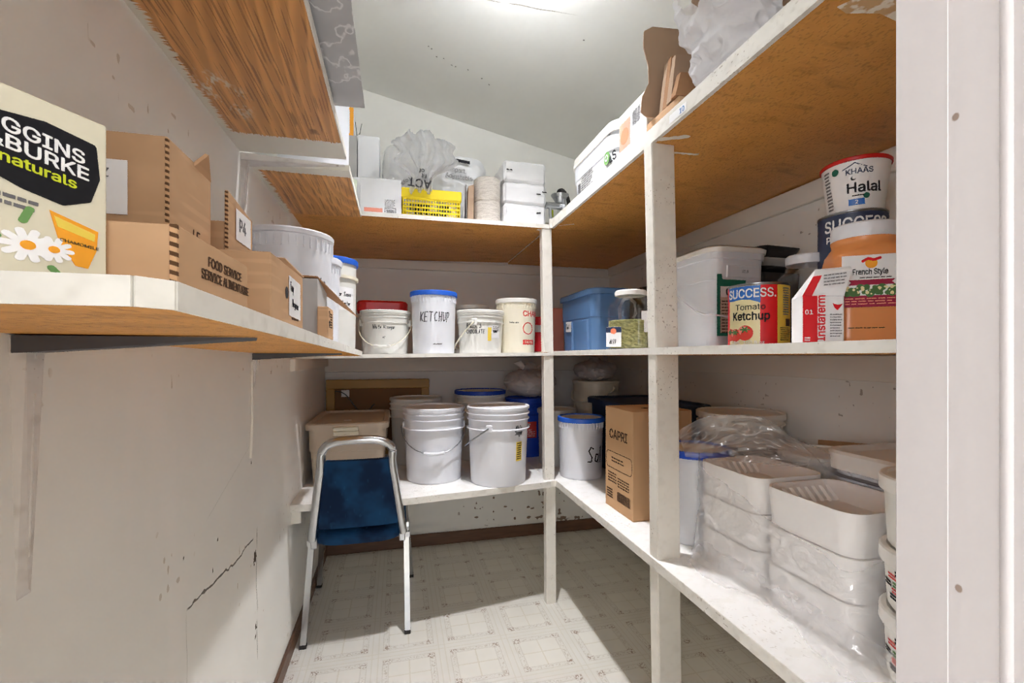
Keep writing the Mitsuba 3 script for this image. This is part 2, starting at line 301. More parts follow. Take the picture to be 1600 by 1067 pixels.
def barcode(w, h, n=18, seed=3):
    rnd = random.Random(seed); x, ms = 0, []
    while x < w:
        b = w / n * rnd.choice((.3, .5, .8)); ms.append(moved(flat(sbox(0, 0, min(b, w - x), h), .0003), (x, 0, 0))); x += b + w / n * rnd.choice((.3, .5))
    return cat(ms)
def text_lines(w, n, pitch, th=.35, seed=5):
    """rows of unreadably small print"""
    rnd = random.Random(seed); ms = []
    for i in range(n):
        x = 0
        while x < w * rnd.uniform(.8, 1):
            l = min(rnd.uniform(.08, .2) * w, w - x); ms.append(moved(flat(sbox(0, 0, l, pitch * th), .0003), (x, -i * pitch, 0))); x += l + w * .035
            if w - x < w * .05: break
    return cat(ms)
def crumple(m, amp, scale, seed=0, amp2=None):
    v = np.array(m.vertices); n = np.array(m.vertex_normals)
    r = 1 - 2 * np.abs(meshkit.fbm(v * scale, 3, seed) - .5) * 1.6; r2 = 1 - 2 * np.abs(meshkit.noise(v * scale * 3.1, seed + 9) - .5)
    return TM(v + n * ((r - .55) * amp + (r2 - .5) * (amp2 if amp2 is not None else amp * .35))[:, None], m.faces, process=False)

# ------------------------------------------------------------------ scene graph helpers
def fresh(key):
    if key not in used: used[key] = 0; return key
    used[key] += 1; k = f'{key}_{used[key]:03d}'
    return k
used = {}
class Thing:
    def __init__(s, name, label=None, category=None, group=None, at=(0, 0, 0), rot=0., kind=None):
        s.key, s.at, s.rot = fresh(name), np.array(at, float), rot
        d = {}
        if label: d['label'] = label
        if category: d['category'] = category
        if group: d['group'] = group
        if kind: d['kind'] = kind
        labels[s.key] = d
    def xf(s, m): return moved(rotz(m, s.rot), s.at) if s.rot else moved(m, s.at)
    def part(s, name, mesh, bsdf, smooth=35, label=None, parent=None, kind=None):
        k = fresh(f'{parent or s.key}__{name}')
        scene[k] = mikit.ply(s.xf(mesh), bsdf, smooth=smooth)
        d = {}
        if label: d['label'] = label
        if kind: d['kind'] = kind
        if d: labels[k] = d
        return k
    def solo(s, mesh, bsdf, smooth=35):
        scene[s.key] = mikit.ply(s.xf(mesh), bsdf, smooth=smooth); return s
def struct(name, mesh, bsdf, smooth=False):
    scene[name] = mikit.ply(mesh, bsdf, smooth=smooth); labels[name] = {'kind': 'structure'}; used[name] = 0
def door(x, y): return math.atan2(-y, -x)       # the way a thing looks when it faces the doorway

# ------------------------------------------------------------------ room shell
XL, XR, YB, YF = -.416, 1.44, 2.92, .30
def cz(x): return 2.784 - .205 * x
struct('floor', cbox(-3.2, 3.2, -4.2, YB + .02, -.05, 0, .0001), 'm_floor')
struct('wall_left', cbox(XL - .1, XL, -.0, YB + .1, 0, 3.0, .0001), 'm_wall_left')
struct('wall_back', cbox(XL - .1, XR + .1, YB, YB + .1, 0, 3.0, .0001), 'm_wall_back')
struct('wall_right', cbox(XR, XR + .1, .12, YB + .1, 0, 3.0, .0001), 'm_wall_right')
struct('ceiling', hexa([(x, y, cz(x) + dz) for x in (XL - .05, XR + .05) for y in (.1, YB + .05) for dz in (0, .08)]), 'm_ceiling')
struct('wall_front', cat([cbox(.46, XR + .05, .12, YF, 0, 3.0, .0001), cbox(XL - .05, .46, .12, YF, 2.06, 3.0, .0001), cbox(XL - .1, -.275, .12, YF, 0, 2.06, .0001)]), 'm_plain_wall')  # left piece is out of view, placed to block window light from the near shelf
# door lining on the right of the opening: a wide board, a thinner board and a round stop
struct('trim_1', cat([cbox(.42, .462, .262, .302, 0, 2.06, .0012), cbox(.4205, .462, .05, .264, 0, 2.06, .0012)]), 'm_jamb', 30)
struct('trim_2', cat([tube([(.4225, .2275, 0), (.4225, .2275, 2.05)], .0045, 14), cbox(.421, .462, .10, .2285, 0, 2.05, .001)]), 'm_jamb', 30)
struct('unseen_trim_3', cbox(-.275, -.25, .10, .302, 0, 2.06, .0012), 'm_jamb', 30)  # left jamb out of view, placed to shade the near shelf end
struct('baseboard_back', cat([cbox(XL, XR, YB - .014, YB, 0, .075, .003)]), 'm_baseboard')
struct('baseboard_right', cbox(XR - .014, XR, YF, YB, 0, .075, .003), 'm_baseboard')
struct('baseboard_left', cbox(XL, XL + .012, YF, YB, 0, .065, .003), 'm_baseboard')
# unseen kitchen behind the camera; its windows are placed to light the pantry
struct('wall_kitchen_left', cbox(-3.2, -3.1, -4.1, .12, 0, 2.6, .0001), 'm_plain_wall')
struct('wall_kitchen_right', cbox(3.0, 3.1, -4.1, .12, 0, 2.6, .0001), 'm_plain_wall')
struct('wall_kitchen_back', cbox(-3.2, 3.1, -4.2, -4.1, 0, 2.6, .0001), 'm_plain_wall')
struct('wall_kitchen_front', cat([cbox(-3.2, -.275, .0, .12, 0, 2.6, .0001), cbox(XR + .04, 3.1, .05, .12, 0, 2.6, .0001)]), 'm_plain_wall')
struct('ceiling_kitchen', cbox(-3.2, 3.1, -4.2, .15, 2.55, 2.65, .0001), 'm_plain_wall')
struct('unseen_window_1', cat([cbox(-2.68, 2.18, -4.1, -4.06, .82, .88, .003), cbox(-2.68, 2.18, -4.1, -4.06, 2.2, 2.26, .003)] + [cbox(x - .03, x + .03, -4.1, -4.06, .88, 2.2, .003) for x in (-2.65, -1.05, .55, 2.15)]), 'm_paint')  # out of view, placed to light surfaces that face the doorway
for i, x in enumerate((-2.62, -1.02, .58)):
    k = fresh('unseen_window_1__pane'); scene[k] = mikit.ply(place(sheet(1.54, 1.32), (x + 1.54, -4.085, .88), (-1, 0, 0), (0, 0, 1)), 'm_label', smooth=False)
    scene[k]['emitter'] = {'type': 'area', 'radiance': rgb([UNSEEN_WINDOW * c for c in (.84, .96, 1.2)])}
struct('unseen_window_2', cat([cbox(-3.1, -3.06, -3.06, -1.44, z, z + .06, .003) for z in (.82, 2.2)] + [cbox(-3.1, -3.06, y - .03, y + .03, .88, 2.2, .003) for y in (-3.03, -1.47)]), 'm_paint')  # out of view, sized and placed to light the right-hand bays
k = fresh('unseen_window_2__pane'); scene[k] = mikit.ply(place(sheet(1.5, 1.32), (-3.085, -3.0, .88), (0, 1, 0), (0, 0, 1)), 'm_label', smooth=False)
scene[k]['emitter'] = {'type': 'area', 'radiance': rgb([UNSEEN_SIDE_WINDOW * c for c in (.98, 1.0, 1.06)])}
# unseen pantry bulb above the frame, lights the floor and lower shelves
t = Thing('unseen_ceiling_bulb', 'unseen reflector light bulb in a white porcelain holder on the sloping pantry ceiling', 'lamp', at=BULB)
t.part('holder', lathe([(0, .12), (.052, .12), (.055, .085), (.03, .07), (.02, .06), (0, .06)][::-1], 32), 'm_porcelain')
t.part('shade', lathe([(.0415, .012), (.046, -.057), (.0475, -.057), (.043, .012)], 48), 'm_steel_dull')  # out of view, made deep to dim the upper shelf
k = t.part('neck', lathe([(.043, .014), (.036, .03), (.02, .055), (.018, .062)], 40), 'm_porcelain')
scene[k]['emitter'] = {'type': 'area', 'radiance': rgb([BULB_SIDE * .94, BULB_SIDE, BULB_SIDE * 1.07])}
k = t.part('lens', lathe([(0, -.002), (.012, -.001), (.024, .002), (.0405, .010)], 40), 'm_porcelain', True)
scene[k]['emitter'] = {'type': 'area', 'radiance': rgb([BULB_FRONT * .98, BULB_FRONT * .99, BULB_FRONT * 1.04])}
t = Thing('unseen_kitchen_lamp', 'unseen white glass globe lamp on the kitchen ceiling outside the pantry doorway', 'lamp', at=(.28, -.68, 2.43))  # out of view, lights the near left wall below the shelf
t.part('base', lathe([(0, .12), (.07, .12), (.07, .10), (.055, .085), (0, .085)][::-1], 32), 'm_porcelain')
k = t.part('globe', TM(trimesh.creation.icosphere(3, .09).vertices, trimesh.creation.icosphere(3, .09).faces, process=False), 'm_porcelain', True)
scene[k]['emitter'] = {'type': 'area', 'radiance': rgb([GLOBE, GLOBE * .985, GLOBE * 1.0])}

# ------------------------------------------------------------------ shelves
def slab(pts, zf, th):
    m = trimesh.creation.extrude_polygon(Polygon(pts), th, engine='earcut'); m = split_long(m, .35); v = np.array(m.vertices)
    v[:, 2] += np.array([zf(x, y) for x, y in v[:, :2]]); return TM(v, m.faces, process=False)
def edge_strip(path, zf, th, w, drop=0, rise=0):
    ms = []
    for (x0, y0), (x1, y1) in zip(path[:-1], path[1:]):
        d = np.array([x1 - x0, y1 - y0]); l = np.linalg.norm(d); n = np.array([d[1], -d[0]]) / l * w; P8 = []
        for x, y in ((x0, y0), (x1, y1)):
            for o in (0, 1):
                for z in (zf(x, y) - drop, zf(x, y) + th + rise): P8.append((x + n[0] * o, y + n[1] * o, z))
        ms.append(hexa(P8))
    return cat(ms)
def shelf(label, pts, front, zf, th, under, edge_drop=0., edge_rise=0., edge_w=.003, top='m_paint_top', name='shelf', edge='m_paint_edge'):
    t = Thing(name, label, 'shelf')
    t.part('board', slab(pts, zf, th - .002), under, False)
    t.part('painted_top', slab(pts, lambda x, y: zf(x, y) + th - .002, .002), top, False)
    t.part('front_edge', edge_strip(front, zf, th, edge_w, edge_drop, edge_rise), edge, False)
    return t
# lower
shelf('lower white back shelf carrying the beige tote and white buckets', [(XL, 1.985), (0, 1.955), (.35, 2.0), (.71, 2.055), (.71, YB), (XL, YB)], [(XL, 1.985), (0, 1.955), (.35, 2.0), (.71, 2.055)], lambda x, y: .572, .028, 'm_paint', edge_w=.003)
shelf('lower white right-hand shelf carrying the foam trays and cardboard carton', [(.742, 2.06), (.735, 1.2), (.722, .32), (XR, .32), (XR, YB), (.712, YB), (.712, 2.06)], [(.742, 2.06), (.735, 1.2), (.722, .32)], lambda x, y: .572, .028, 'm_paint', edge_w=.003)
# middle
mzb = lambda x, y: 1.185 + (x + .416) / 1.15 * .013
mzr = lambda x, y: 1.199 + (2.05 - y) * .003
shelf('middle back shelf at eye level holding the ketchup bucket', [(XL, 2.02), (.712, 2.075), (.712, YB), (XL, YB)], [(XL, 2.02), (.712, 2.075)], mzb, .0165, 'm_hardboard')
shelf('middle right-hand shelf at eye level holding the blue tote and dressing jug', [(.735, 2.075), (.735, .32), (XR, .32), (XR, YB), (.713, YB), (.713, 2.075)], [(.711, 2.0765), (.732, 2.0765), (.735, 2.074), (.735, .32)], mzr, .021, 'm_hardboard')
mzl = lambda x, y: 1.230 - (y - .33) / 1.67 * .033
t = shelf('narrow shelf along the left wall with worn white front edge and cardboard boxes', [(XL, .33), (-.158, .33), (-.143, .345), (-.143, 2.0), (XL, 2.0)], [(XL, .33), (-.158, .33), (-.143, .345), (-.143, 2.0)], mzl, .019, 'm_hardboard')
# upper
uzb = lambda x, y: 1.782 + (x + .416) / 1.13 * .029
uzr = lambda x, y: 1.812 + (2.05 - y) * .012
shelf('upper back shelf with brown underside carrying napkins and a yellow basket', [(XL, 1.96), (-.16, 2.015), (.712, 2.085), (.712, YB), (XL, YB)], [(XL, 1.96), (-.16, 2.015), (.712, 2.085)], uzb, .019, 'm_hardboard')
shelf('upper right-hand shelf with brown hardboard underside and white front board', [(.735, 2.08), (.735, .32), (XR, .32), (XR, YB), (.713, YB), (.713, 2.08)], [(.711, 2.082), (.732, 2.082), (.735, 2.078), (.735, .32)], uzr, .022, 'm_hardboard', edge_rise=.022, edge_w=.012)
t = shelf('long oak plywood shelf high on the left wall', [(XL, .32), (-.142, .32), (-.142, 1.372), (XL, 1.385)], [(-.142, .32), (-.142, 1.372)], lambda x, y: 1.757, .018, 'm_oak', name='oak_shelf')
t = shelf('short oak plywood shelf high on the left wall nearest the back corner', [(XL, 1.475), (-.142, 1.455), (-.142, 1.93), (XL, 1.945)], [(-.142, 1.455), (-.142, 1.93)], lambda x, y: 1.757, .018, 'm_oak', name='oak_shelf')
# paint smears and a torn paper patch under the upper right shelf
t0 = 'shelf_006'
def smear(pts, w, key, z):
    sh = LineString(pts).buffer(w, quad_segs=2); sh = Polygon([(x + random.uniform(-.003, .003), y + random.uniform(-.003, .003)) for x, y in sh.segmentize(.012).exterior.coords][:-1]).buffer(0)
    m = flat(sh, .0006); k = fresh(f'{key}__paint_smear'); scene[k] = mikit.ply(moved(m, (0, 0, z - .0008)), 'm_paint', smooth=False)
UR = [k for k in labels if labels[k].get('label', '').startswith('upper right-hand')][0]; UB = [k for k in labels if labels[k].get('label', '').startswith('upper back')][0]
smear([(.74, 1.165), (.80, 1.135)], .010, UR, uzr(.77, 1.15)); smear([(.815, 1.232), (.90, 1.225)], .005, UR, uzr(.85, 1.23)); smear([(.745, 2.03), (.80, 1.99)], .004, UR, uzr(.77, 2.0))
smear([(.708, 2.14), (.709, 2.9)], .003, UB, uzb(.708, 2.5)); smear([(.66, 2.11), (.70, 2.12)], .012, UB, uzb(.69, 2.1))
pp = Polygon([(.770, .652), (.80, .598), (1.0, .56), (1.02, .645), (.93, .655), (.86, .645), (.80, .66)])
k = fresh(UR + '__torn_paper'); scene[k] = mikit.ply(moved(flat(pp, .001), (0, 0, uzr(.85, .62) - .0012)), mat('m_torn', P(lambda p, n, uv: mix(L(196, 160, 116), L(232, 222, 206), smoothstep(.4, .6, fbm(p.x * 70, p.y * 70, 3.)))), .8), smooth=False)
# shelf price tag on the upper right front board
ft = Thing('shelf_tag', 'small white paper tag marked 10 in blue on the front of the upper right shelf', 'tag')
ft.part('paper', place(sheet(.075, .022), (.7225, 1.10, uzr(.73, 1.1) + .008), (0, -1, 0), (0, 0, 1)), 'm_label', False)
ft.part('lettering', place(text('10', .013), (.7225, 1.055, uzr(.73, 1.1) + .012), (0, -1, 0), (0, 0, 1), .001), 'm_blue_print', False)

# wall cleats under the shelves
def cleat(label, x0, x1, y0, y1, z0, z1): Thing('shelf_cleat', label, 'wood strip').solo(cbox(x0, x1, y0, y1, z0, z1, .002), 'm_paint', False)
cleat('white wood strip on the back wall under the upper shelf', XL, XR, YB - .018, YB, 1.735, 1.79)
cleat('white wood strip on the right wall under the upper shelf', XR - .018, XR, YF, YB - .018, 1.745, 1.815)
cleat('white wood strip on the back wall under the middle shelf', XL, XR, YB - .018, YB, 1.10, 1.187)
cleat('white wood strip on the right wall under the middle shelf', XR - .018, XR, YF, YB - .018, 1.118, 1.20)
cleat('short white wood strip on the left wall under the middle back shelf', XL, XL + .02, 1.985, YB - .018, 1.135, 1.186)
cleat('white wood block on the left wall under the lower back shelf', XL, XL + .038, 2.005, YB - .018, .515, .572)
cleat('white wood strip on the right wall under the lower shelf', XR - .018, XR, YF, YB, .49, .572)

# posts: lengths between the shelves
def post(label, segs, w, d):
    t = Thing('shelf_post', label, 'post')
    for (z0, x0, y0), (z1, x1, y1) in segs:
        pts = []
        for z, x, y in ((z0, x0, y0), (z1, x1, y1)):
            for a, b in ((0, .003), (.003, 0), (w, .003), (w - .003, 0), (0, d - .003), (.003, d), (w, d - .003), (w - .003, d)): pts.append((x + a, y + b, z))
        t.part('segment', hexa(pts), 'm_paint_post', False)
    return t
post('thick white post in the foreground between the right-hand shelves', [((0, .752, 1.19), (.572, .742, 1.19)), ((.60, .7395, 1.185), (1.203, .7355, 1.188)), ((1.223, .7355, 1.188), (1.822, .7225, 1.19))], .076, .046)
post('thin white post at the inside corner where the back and right shelves meet', [((0, .700, 2.085), (.572, .697, 2.085)), ((.60, .690, 2.08), (1.198, .684, 2.08)), ((1.216, .684, 2.08), (1.812, .676, 2.085))], .050, .042)

# brackets
def bracket(label, y, z, arm, leg, w, m='m_bracket', legm='m_paint_wall', along=0.):
    t = Thing('shelf_bracket', label, 'bracket')
    t.part('arm', hexa([(XL + .002, y - w / 2, z), (XL + .002, y + w / 2, z), (XL + arm, y + along - .003, z), (XL + arm, y + along + .003, z), (XL + .002, y - w / 2, z - .02), (XL + .002, y + w / 2, z - .02), (XL + arm, y + along, z - .004)]), m, False)
    t.part('leg', hexa([(XL, y - w / 2, z), (XL, y + w / 2, z), (XL + .012, y - w / 3, z), (XL + .012, y + w / 3, z), (XL, y - w / 4, z - leg), (XL, y + w / 4, z - leg), (XL + .004, y, z - leg + .01)]), legm, False)
    t.part('ridge', tube([(XL + .011, y, z - .012), (XL + .008, y, z - .03), (XL + .006, y, z - leg * .5), (XL + .003, y, z - leg * .85)], .003, 8), legm)
    return t
bracket('dark steel shelf bracket with a painted leg under the near end of the left shelf', .645, 1.2225, .242, .30, .042)
t = bracket('paint-dripped bracket under the far part of the left shelf', 1.505, 1.206, .25, .11, .028)
t.part('paint_drip', tube([(XL + .002, 1.485, 1.18), (XL + .004, 1.482, 1.0), (XL + .003, 1.474, .92), (XL + .002, 1.472, .90)], .0035, 6), 'm_paint')
t = bracket('white painted bracket in the gap between the two high oak shelves', 1.415, 1.7565, .268, .22, .05, 'm_paint_wall', 'm_paint_wall', .0)

# ------------------------------------------------------------------ containers
def bucket(label, x, y, z0, r, h, body='m_bucket', lid=None, lidm=None, bail=None, ribs=True, name='bucket', group=None, face=None, taper=.87, lidh=.018, category='bucket', ticks=False, open_=False):
    t = Thing(name, label, category, group, at=(x, y, z0), rot=door(x, y) if face is None else face)
    rb = r * taper
    rf = lambda z: rb + (r * .965 - rb) * np.clip(z / h, 0, 1)
    pr = [(0, .006), (rb - .012, .006), (rb - .010, 0), (rb - .004, 0), (rb, .006)]
    top = h - (.0 if not ribs else .105 * h / .36)
    pr += [(rf(top * q), top * q) for q in (.25, .5, .75, .98)]
    if ribs:
        s = h / .36
        for zc, e in ((top, .011), (h - .062 * s, .008), (h - .036 * s, .008)):
            pr += [(rf(zc), zc), (rf(zc) + e * s, zc + .001), (rf(zc) + e * s, zc + .005 * s), (rf(zc), zc + .007 * s)]
    pr += [(rf(h - .016), h - .016)]
    if not lid: pr += [(r, h - .014), (r + .001, h - .004), (r - .002, h), (r - .006, h), (r - .008, h - .006), (rf(h * .6) - .006, h * .6), (rb - .004, .03), (0, .03)] if open_ else [(r, h - .014), (r + .001, h - .004), (r - .002, h), (r - .008, h), (r - .010, h - .008), (0, h - .009)]
    else: pr += [(rf(h) - .002, h - .001), (0, h - .001)]
    t.part('body', lathe(pr, 64), body)
    if lid:
        lz = h - lidh
        t.part('lid', lathe([(r - .004, lz), (r + .002, lz), (r + .0035, lz + .003), (r + .003, h + .001), (r, h + .004), (r - .008, h + .004), (r - .011, h - .003), (r - .03, h - .004), (r * .5, h - .004), (r * .48, h - .0025), (0, h - .0025)], 64), lid)
    if ticks:
        ms = [rotz(cbox(rf(h * .9) - .002, rf(h * .9) + .0035, -.0012, .0012, h * .835, h - lidh - .002, .0004), a * 2 * math.pi / 40) for a in range(40)]
        t.part('lid_ribs', cat(ms), body, False, kind='stuff')
    if bail:
        pa, drop, zc, grip, bm = bail       # pivot axis angle, drop, height of pivot, grip material, bail material
        R = r + .006; a = np.array([math.cos(pa), math.sin(pa), 0]); f = np.array([math.sin(pa), -math.cos(pa), 0])
        if f[0] < -.3: f = -f
        pts = []
        for q in np.linspace(0, math.pi, 33):
            v = a * R * math.cos(q) + f * R * 1.02 * math.sin(q); v[2] = zc - drop * math.sin(q) ** 1.0
            pts.append(v)
        hk = t.part('bail', tube(pts, .0022 if grip else .0035, 8), bm)
        if grip: t.part('grip', tube(pts[13:20], .0085, 10), grip, parent=hk)
        for sg in (1, -1):
            e = a * (rf(zc) + .004) * sg
            t.part('ear', moved(rotz(cbox(-.006, .007, -.014, .014, -.018, .016, .004), math.atan2(a[1], a[0])), e + [0, 0, zc]), body)
    t.rf = rf; t.h = h
    return t
def on(t, name, m, a, z, bsdf, off=.0006, parent=None, sub=None, label=None):
    if sub: m = split_long(m, sub)
    return t.part(name, bend(m, t.rf, a, z, off), bsdf, False, parent=parent, label=label)

Z0 = .60
# --- lower shelf, back run
b = bucket('white bucket in front, its wire bail with white grip hanging down the middle', .177, 2.262, Z0, .150, .352, bail=(math.pi / 2, .115, .262, 'm_bucket', 'm_steel'), name='bucket')
b.part('pull_tab', bend(sheet(.06, .012, 8, 1, .004), lambda z: .152, -.03, .334), 'm_bucket')
b = bucket('white bucket hand-lettered White Sugar with the bail swung to the left', .472, 2.137, Z0, .150, .362, bail=(-.28, .11, .27, None, 'm_steel'))
on(b, 'lettering', hand('White', .017, .10, 3), .60, .262, 'm_ink'); on(b, 'lettering', hand('Sugar', .022, .12, 4), .58, .236, 'm_ink')
k = on(b, 'sticker', sheet(.036, .088, 6, 2), .64, .115, 'm_yellow_print'); on(b, 'print', moved(text_lines(.028, 8, .010, .5, 3), (.004, .078, 0)), .64, .115, 'm_ink_brown', .0014, parent=k)
bucket('white bucket partly hidden behind the front bucket with the bail', .106, 2.648, Z0, .146, .362, body='m_bucket_warm')
bucket('white bucket with a blue lid standing behind the sugar bucket', .478, 2.66, Z0, .148, .392, body='m_bucket_warm', lid='m_blue_deep')
b = bucket('tall dark blue pail with a reddish label behind the sugar bucket', .760, 2.680, Z0, .122, .345, body='m_blue_deep', taper=.95)
k = on(b, 'label', sheet(.16, .095, 14, 1), -.75, .115, 'm_red_ink'); on(b, 'print', moved(text_lines(.07, 2, .016, .6, 8), (.05, .075, 0)), -.75, .115, 'm_bucket', .0015, parent=k); on(b, 'print', moved(text_lines(.14, 4, .012, .4, 9), (.01, .045, 0)), -.75, .115, 'm_label_pale', .0015, parent=k)
bucket('grey white tub half hidden behind the thin corner post', .868, 2.405, Z0, .108, .300, body='m_bucket_grey', lid='m_bucket_grey', ribs=False, taper=.93)
b = bucket('white tub with bright blue lid hand-lettered Salt', .893, 2.125, Z0, .113, .292, lid='m_blue_lid', ribs=False, ticks=True, taper=.92)
on(b, 'lettering', hand('Salt', .072, .07, 5), .30, .085, 'm_ink')
b.part('lid_label', moved(lathe([(.055, .0), (.0, .0005)], 32), (0, 0, .2915)), 'm_bucket_cream')
b = bucket('cream bucket in the far corner of the lower shelf under a plastic bag', 1.205, 2.63, Z0, .145, .445, body='m_bucket_cream', ribs=False, taper=.9, bail=(.9, .08, .40, None, 'm_handle_ivory'))
# --- lower shelf, right run
b = bucket('white tub with a blue lid just behind the foreground post', .965, 1.325, Z0, .112, .292, lid='m_blue_deep', ribs=False, taper=.95)
b.part('lid_label', moved(lathe([(.06, .0), (.0, .0005)], 32), (0, 0, .2915)), 'm_bucket_cream')
b = bucket('large white bucket with a white lid against the right wall above the foam trays', 1.262, 1.465, Z0, .150, .385, body='m_bucket_warm', lid='m_bucket_warm')
b.part('lid_sticker', moved(lathe([(.014, .0), (0, .0004)], 20), (.05, .02, .384)), 'm_label')
bucket('low white tub with a recessed lid behind the foam trays', 1.275, 1.125, Z0, .118, .300, body='m_bucket_warm', ribs=False, lid='m_bucket_warm', taper=.95)
# --- middle shelf, back run
b = bucket('white pail with ivory bail hand-lettered White Vinegar', -.052, 2.245, 1.203, .116, .205, body='m_bucket_warm', bail=(1.45, .115, .15, 'm_bucket_warm', 'm_handle_ivory'))
on(b, 'lettering', hand('White Vinegar', .017, .09, 6), -.55, .118, 'm_ink'); on(b, 'lettering', hand('ev', .012, .09, 7), -.12, .075, 'm_ink')
b = bucket('white tub with a blue lid hand-lettered KETCHUP', .170, 2.19, 1.205, .108, .288, lid='m_blue_lid', ribs=False, ticks=True, taper=.90)
on(b, 'lettering', hand('KETCHUP', .042, .065, 8, sx=.5), -.62, .150, 'm_ink'); on(b, 'embossing', sheet(.04, .004, 4, 1), -.02, .045, 'm_ink_grey')
b = bucket("white pail hand-lettered BAKER'S CHOCOLATE", .395, 2.19, 1.206, .116, .208, body='m_bucket_warm', bail=(-.25, .125, .15, None, 'm_handle_ivory'))
on(b, 'lettering', hand("BAKER'S", .020, .10, 9), -.62, .122, 'm_ink'); on(b, 'lettering', hand('CHOCOLATE', .018, .10, 10), -.64, .096, 'm_ink')
on(b, 'sticker', sheet(.018, .062, 3, 1), .33, .062, 'm_yellow_print'); k = on(b, 'label', sheet(.05, .062, 8, 1), .52, .075, 'm_label'); on(b, 'barcode', moved(barcode(.024, .010), (.008, .026, 0)), .52, .075, 'm_ink', .0014, parent=k); on(b, 'print', moved(text_lines(.04, 3, .008, .5, 2), (.005, .05, 0)), .52, .075, 'm_ink_grey', .0014, parent=k)
bucket("lidded white tub behind the baker's chocolate pail", .385, 2.52, 1.206, .115, .262, body='m_bucket_warm', lid='m_bucket_warm', ribs=False, taper=.93, ticks=True)
b = bucket('white tub printed CHAM in red beside the corner post', .592, 2.25, 1.208, .103, .270, body='m_bucket_cream', lid='m_bucket_warm', ribs=False, ticks=True, taper=.9)
on(b, 'lettering', text('CHAM', .026, True), .32, .185, 'm_red_ink'); on(b, 'banner', sheet(.07, .024, 8, 1), .35, .045, 'm_red_ink'); on(b, 'lettering', moved(text('SAUCE', .011), (.008, .006, 0)), .36, .046, 'm_bucket_cream', .0015)
ring = Point(0, 0).buffer(.030).difference(Point(0, 0).buffer(.026)); on(b, 'emblem', moved(flat(ring), (.03, .0, 0)), .34, .125, 'm_red_ink'); on(b, 'lettering', hand('fondue sauce', .009, .10, 11), -.36, .150, 'm_ink')
c = Thing('can', 'dark red can in the shade behind the CHAM tub', 'can', at=(.80, 2.50, 1.21), rot=door(.8, 2.5))
c.part('body', lathe([(0, 0), (.068, 0), (.07, .003), (.068, .006), (.068, .20), (.07, .203), (.068, .206), (.062, .202), (0, .202)], 40), 'm_red'); c.part('band', lathe([(.0685, .12), (.0685, .16)], 40), 'm_label')
t = Thing('tub', 'white square tub with a bright red lid behind the vinegar pail', 'tub', at=(-.075, 2.50, 1.203), rot=.05)
t.part('body', loft([(0, .20, .20, .04), (.225, .225, .225, .045)]), 'm_bucket_grey'); t.part('lid', loft([(.222, .25, .25, .05), (.262, .252, .252, .05), (.272, .235, .235, .045)]), 'm_red_lid')
# --- left shelf tubs
b = bucket('large white open tub on the left wall shelf behind the cardboard boxes', -.287, 1.36, 1.233, .115, .294, ribs=False, open_=True, ticks=True, taper=.9)
on(b, 'lettering', hand('Sweet n', .018, .09, 12), .42, .155, 'm_ink'); on(b, 'lettering', hand('Sour', .018, .09, 13), .52, .125, 'm_ink')
bucket('white tub between the large open tub and the tartar sauce tub', -.287, 1.625, 1.228, .105, .285, ribs=False, ticks=True, taper=.9, lid='m_bucket')
b = bucket('white tub with blue lid hand-lettered Tartar Sauce', -.262, 1.875, 1.224, .112, .338, ribs=False, lid='m_blue_lid', body='m_bucket_warm', taper=.93)
k = on(b, 'label', sheet(.11, .085, 12, 1), .04, .145, 'm_label'); on(b, 'lettering', moved(hand('Tartar Sauce', .015, .10, 14), (.008, .052, 0)), .04, .145, 'm_ink', .0014, parent=k); on(b, 'lettering', moved(hand('Sauce Tartar', .015, .10, 15), (.006, .018, 0)), .04, .145, 'm_ink', .0014, parent=k)
b.part('rim_band', lathe([(.1105, .262), (.116, .264), (.116, .274), (.1105, .276)], 56), 'm_bucket_cream')

# ------------------------------------------------------------------ totes and rectangular pails
def tote(label, x0, x1, y0, y1, z0, h, body, lid, latch=None, name='storage_tote', overhang=.018, ribs=0, lidh=.03):
    cx, cy, w, d = (x0 + x1) / 2, (y0 + y1) / 2, x1 - x0, y1 - y0
    t = Thing(name, label, 'storage box', at=(cx, cy, z0)); s = .88
    t.part('body', loft([(0, w * s - .02, d * s - .02, .03), (.008, w * s, d * s, .035), (h * .55, w * .94, d * .94, .04), (h * .56, w * .965, d * .965, .045), (h - lidh, w * .975, d * .975, .045), (h - lidh, w, d, .05)]), body)
    t.part('lid', loft([(h - lidh, w + overhang, d + overhang, .055), (h - .006, w + overhang, d + overhang, .055), (h, w + overhang - .012, d + overhang - .012, .05), (h, w - .03, d - .03, .045), (h - .010, w - .045, d - .045, .04)]), lid)
    return t
t = tote('beige lidded storage tote behind the blue chair', -.395, -.045, 2.20, 2.72, Z0, .290, 'm_tote_beige', 'm_tote_beige')
k = t.part('latch', cat([cbox(-.06, .05, -.285, -.265, .258, .276, .004), cbox(-.06, .05, -.281, -.262, .236, .256, .004)]), 'm_handle_ivory')
t.part('handle_recess', cbox(-.058, .048, -.272, -.25, .20, .235, .004), 'm_tote_beige'); t.part('sticker', moved(sheet(.035, .03), (-.03, -.12, .282)), 'm_label_pale', False)
t = tote('light blue storage tote with a small white paper label on the middle shelf', .865, 1.075, 1.915, 2.36, 1.216, .295, 'm_tote_blue', 'm_tote_blue', ribs=3, lidh=.028)
t.part('rib', cat([hexa([(-.105, y - .035, .01), (-.105, y + .035, .01), (-.107, y - .032, .15), (-.107, y + .032, .15), (-.085, y - .04, .01), (-.085, y + .04, .01), (-.085, y - .04, .165), (-.085, y + .04, .165)]) for y in (-.12,)]), 'm_tote_blue', False)
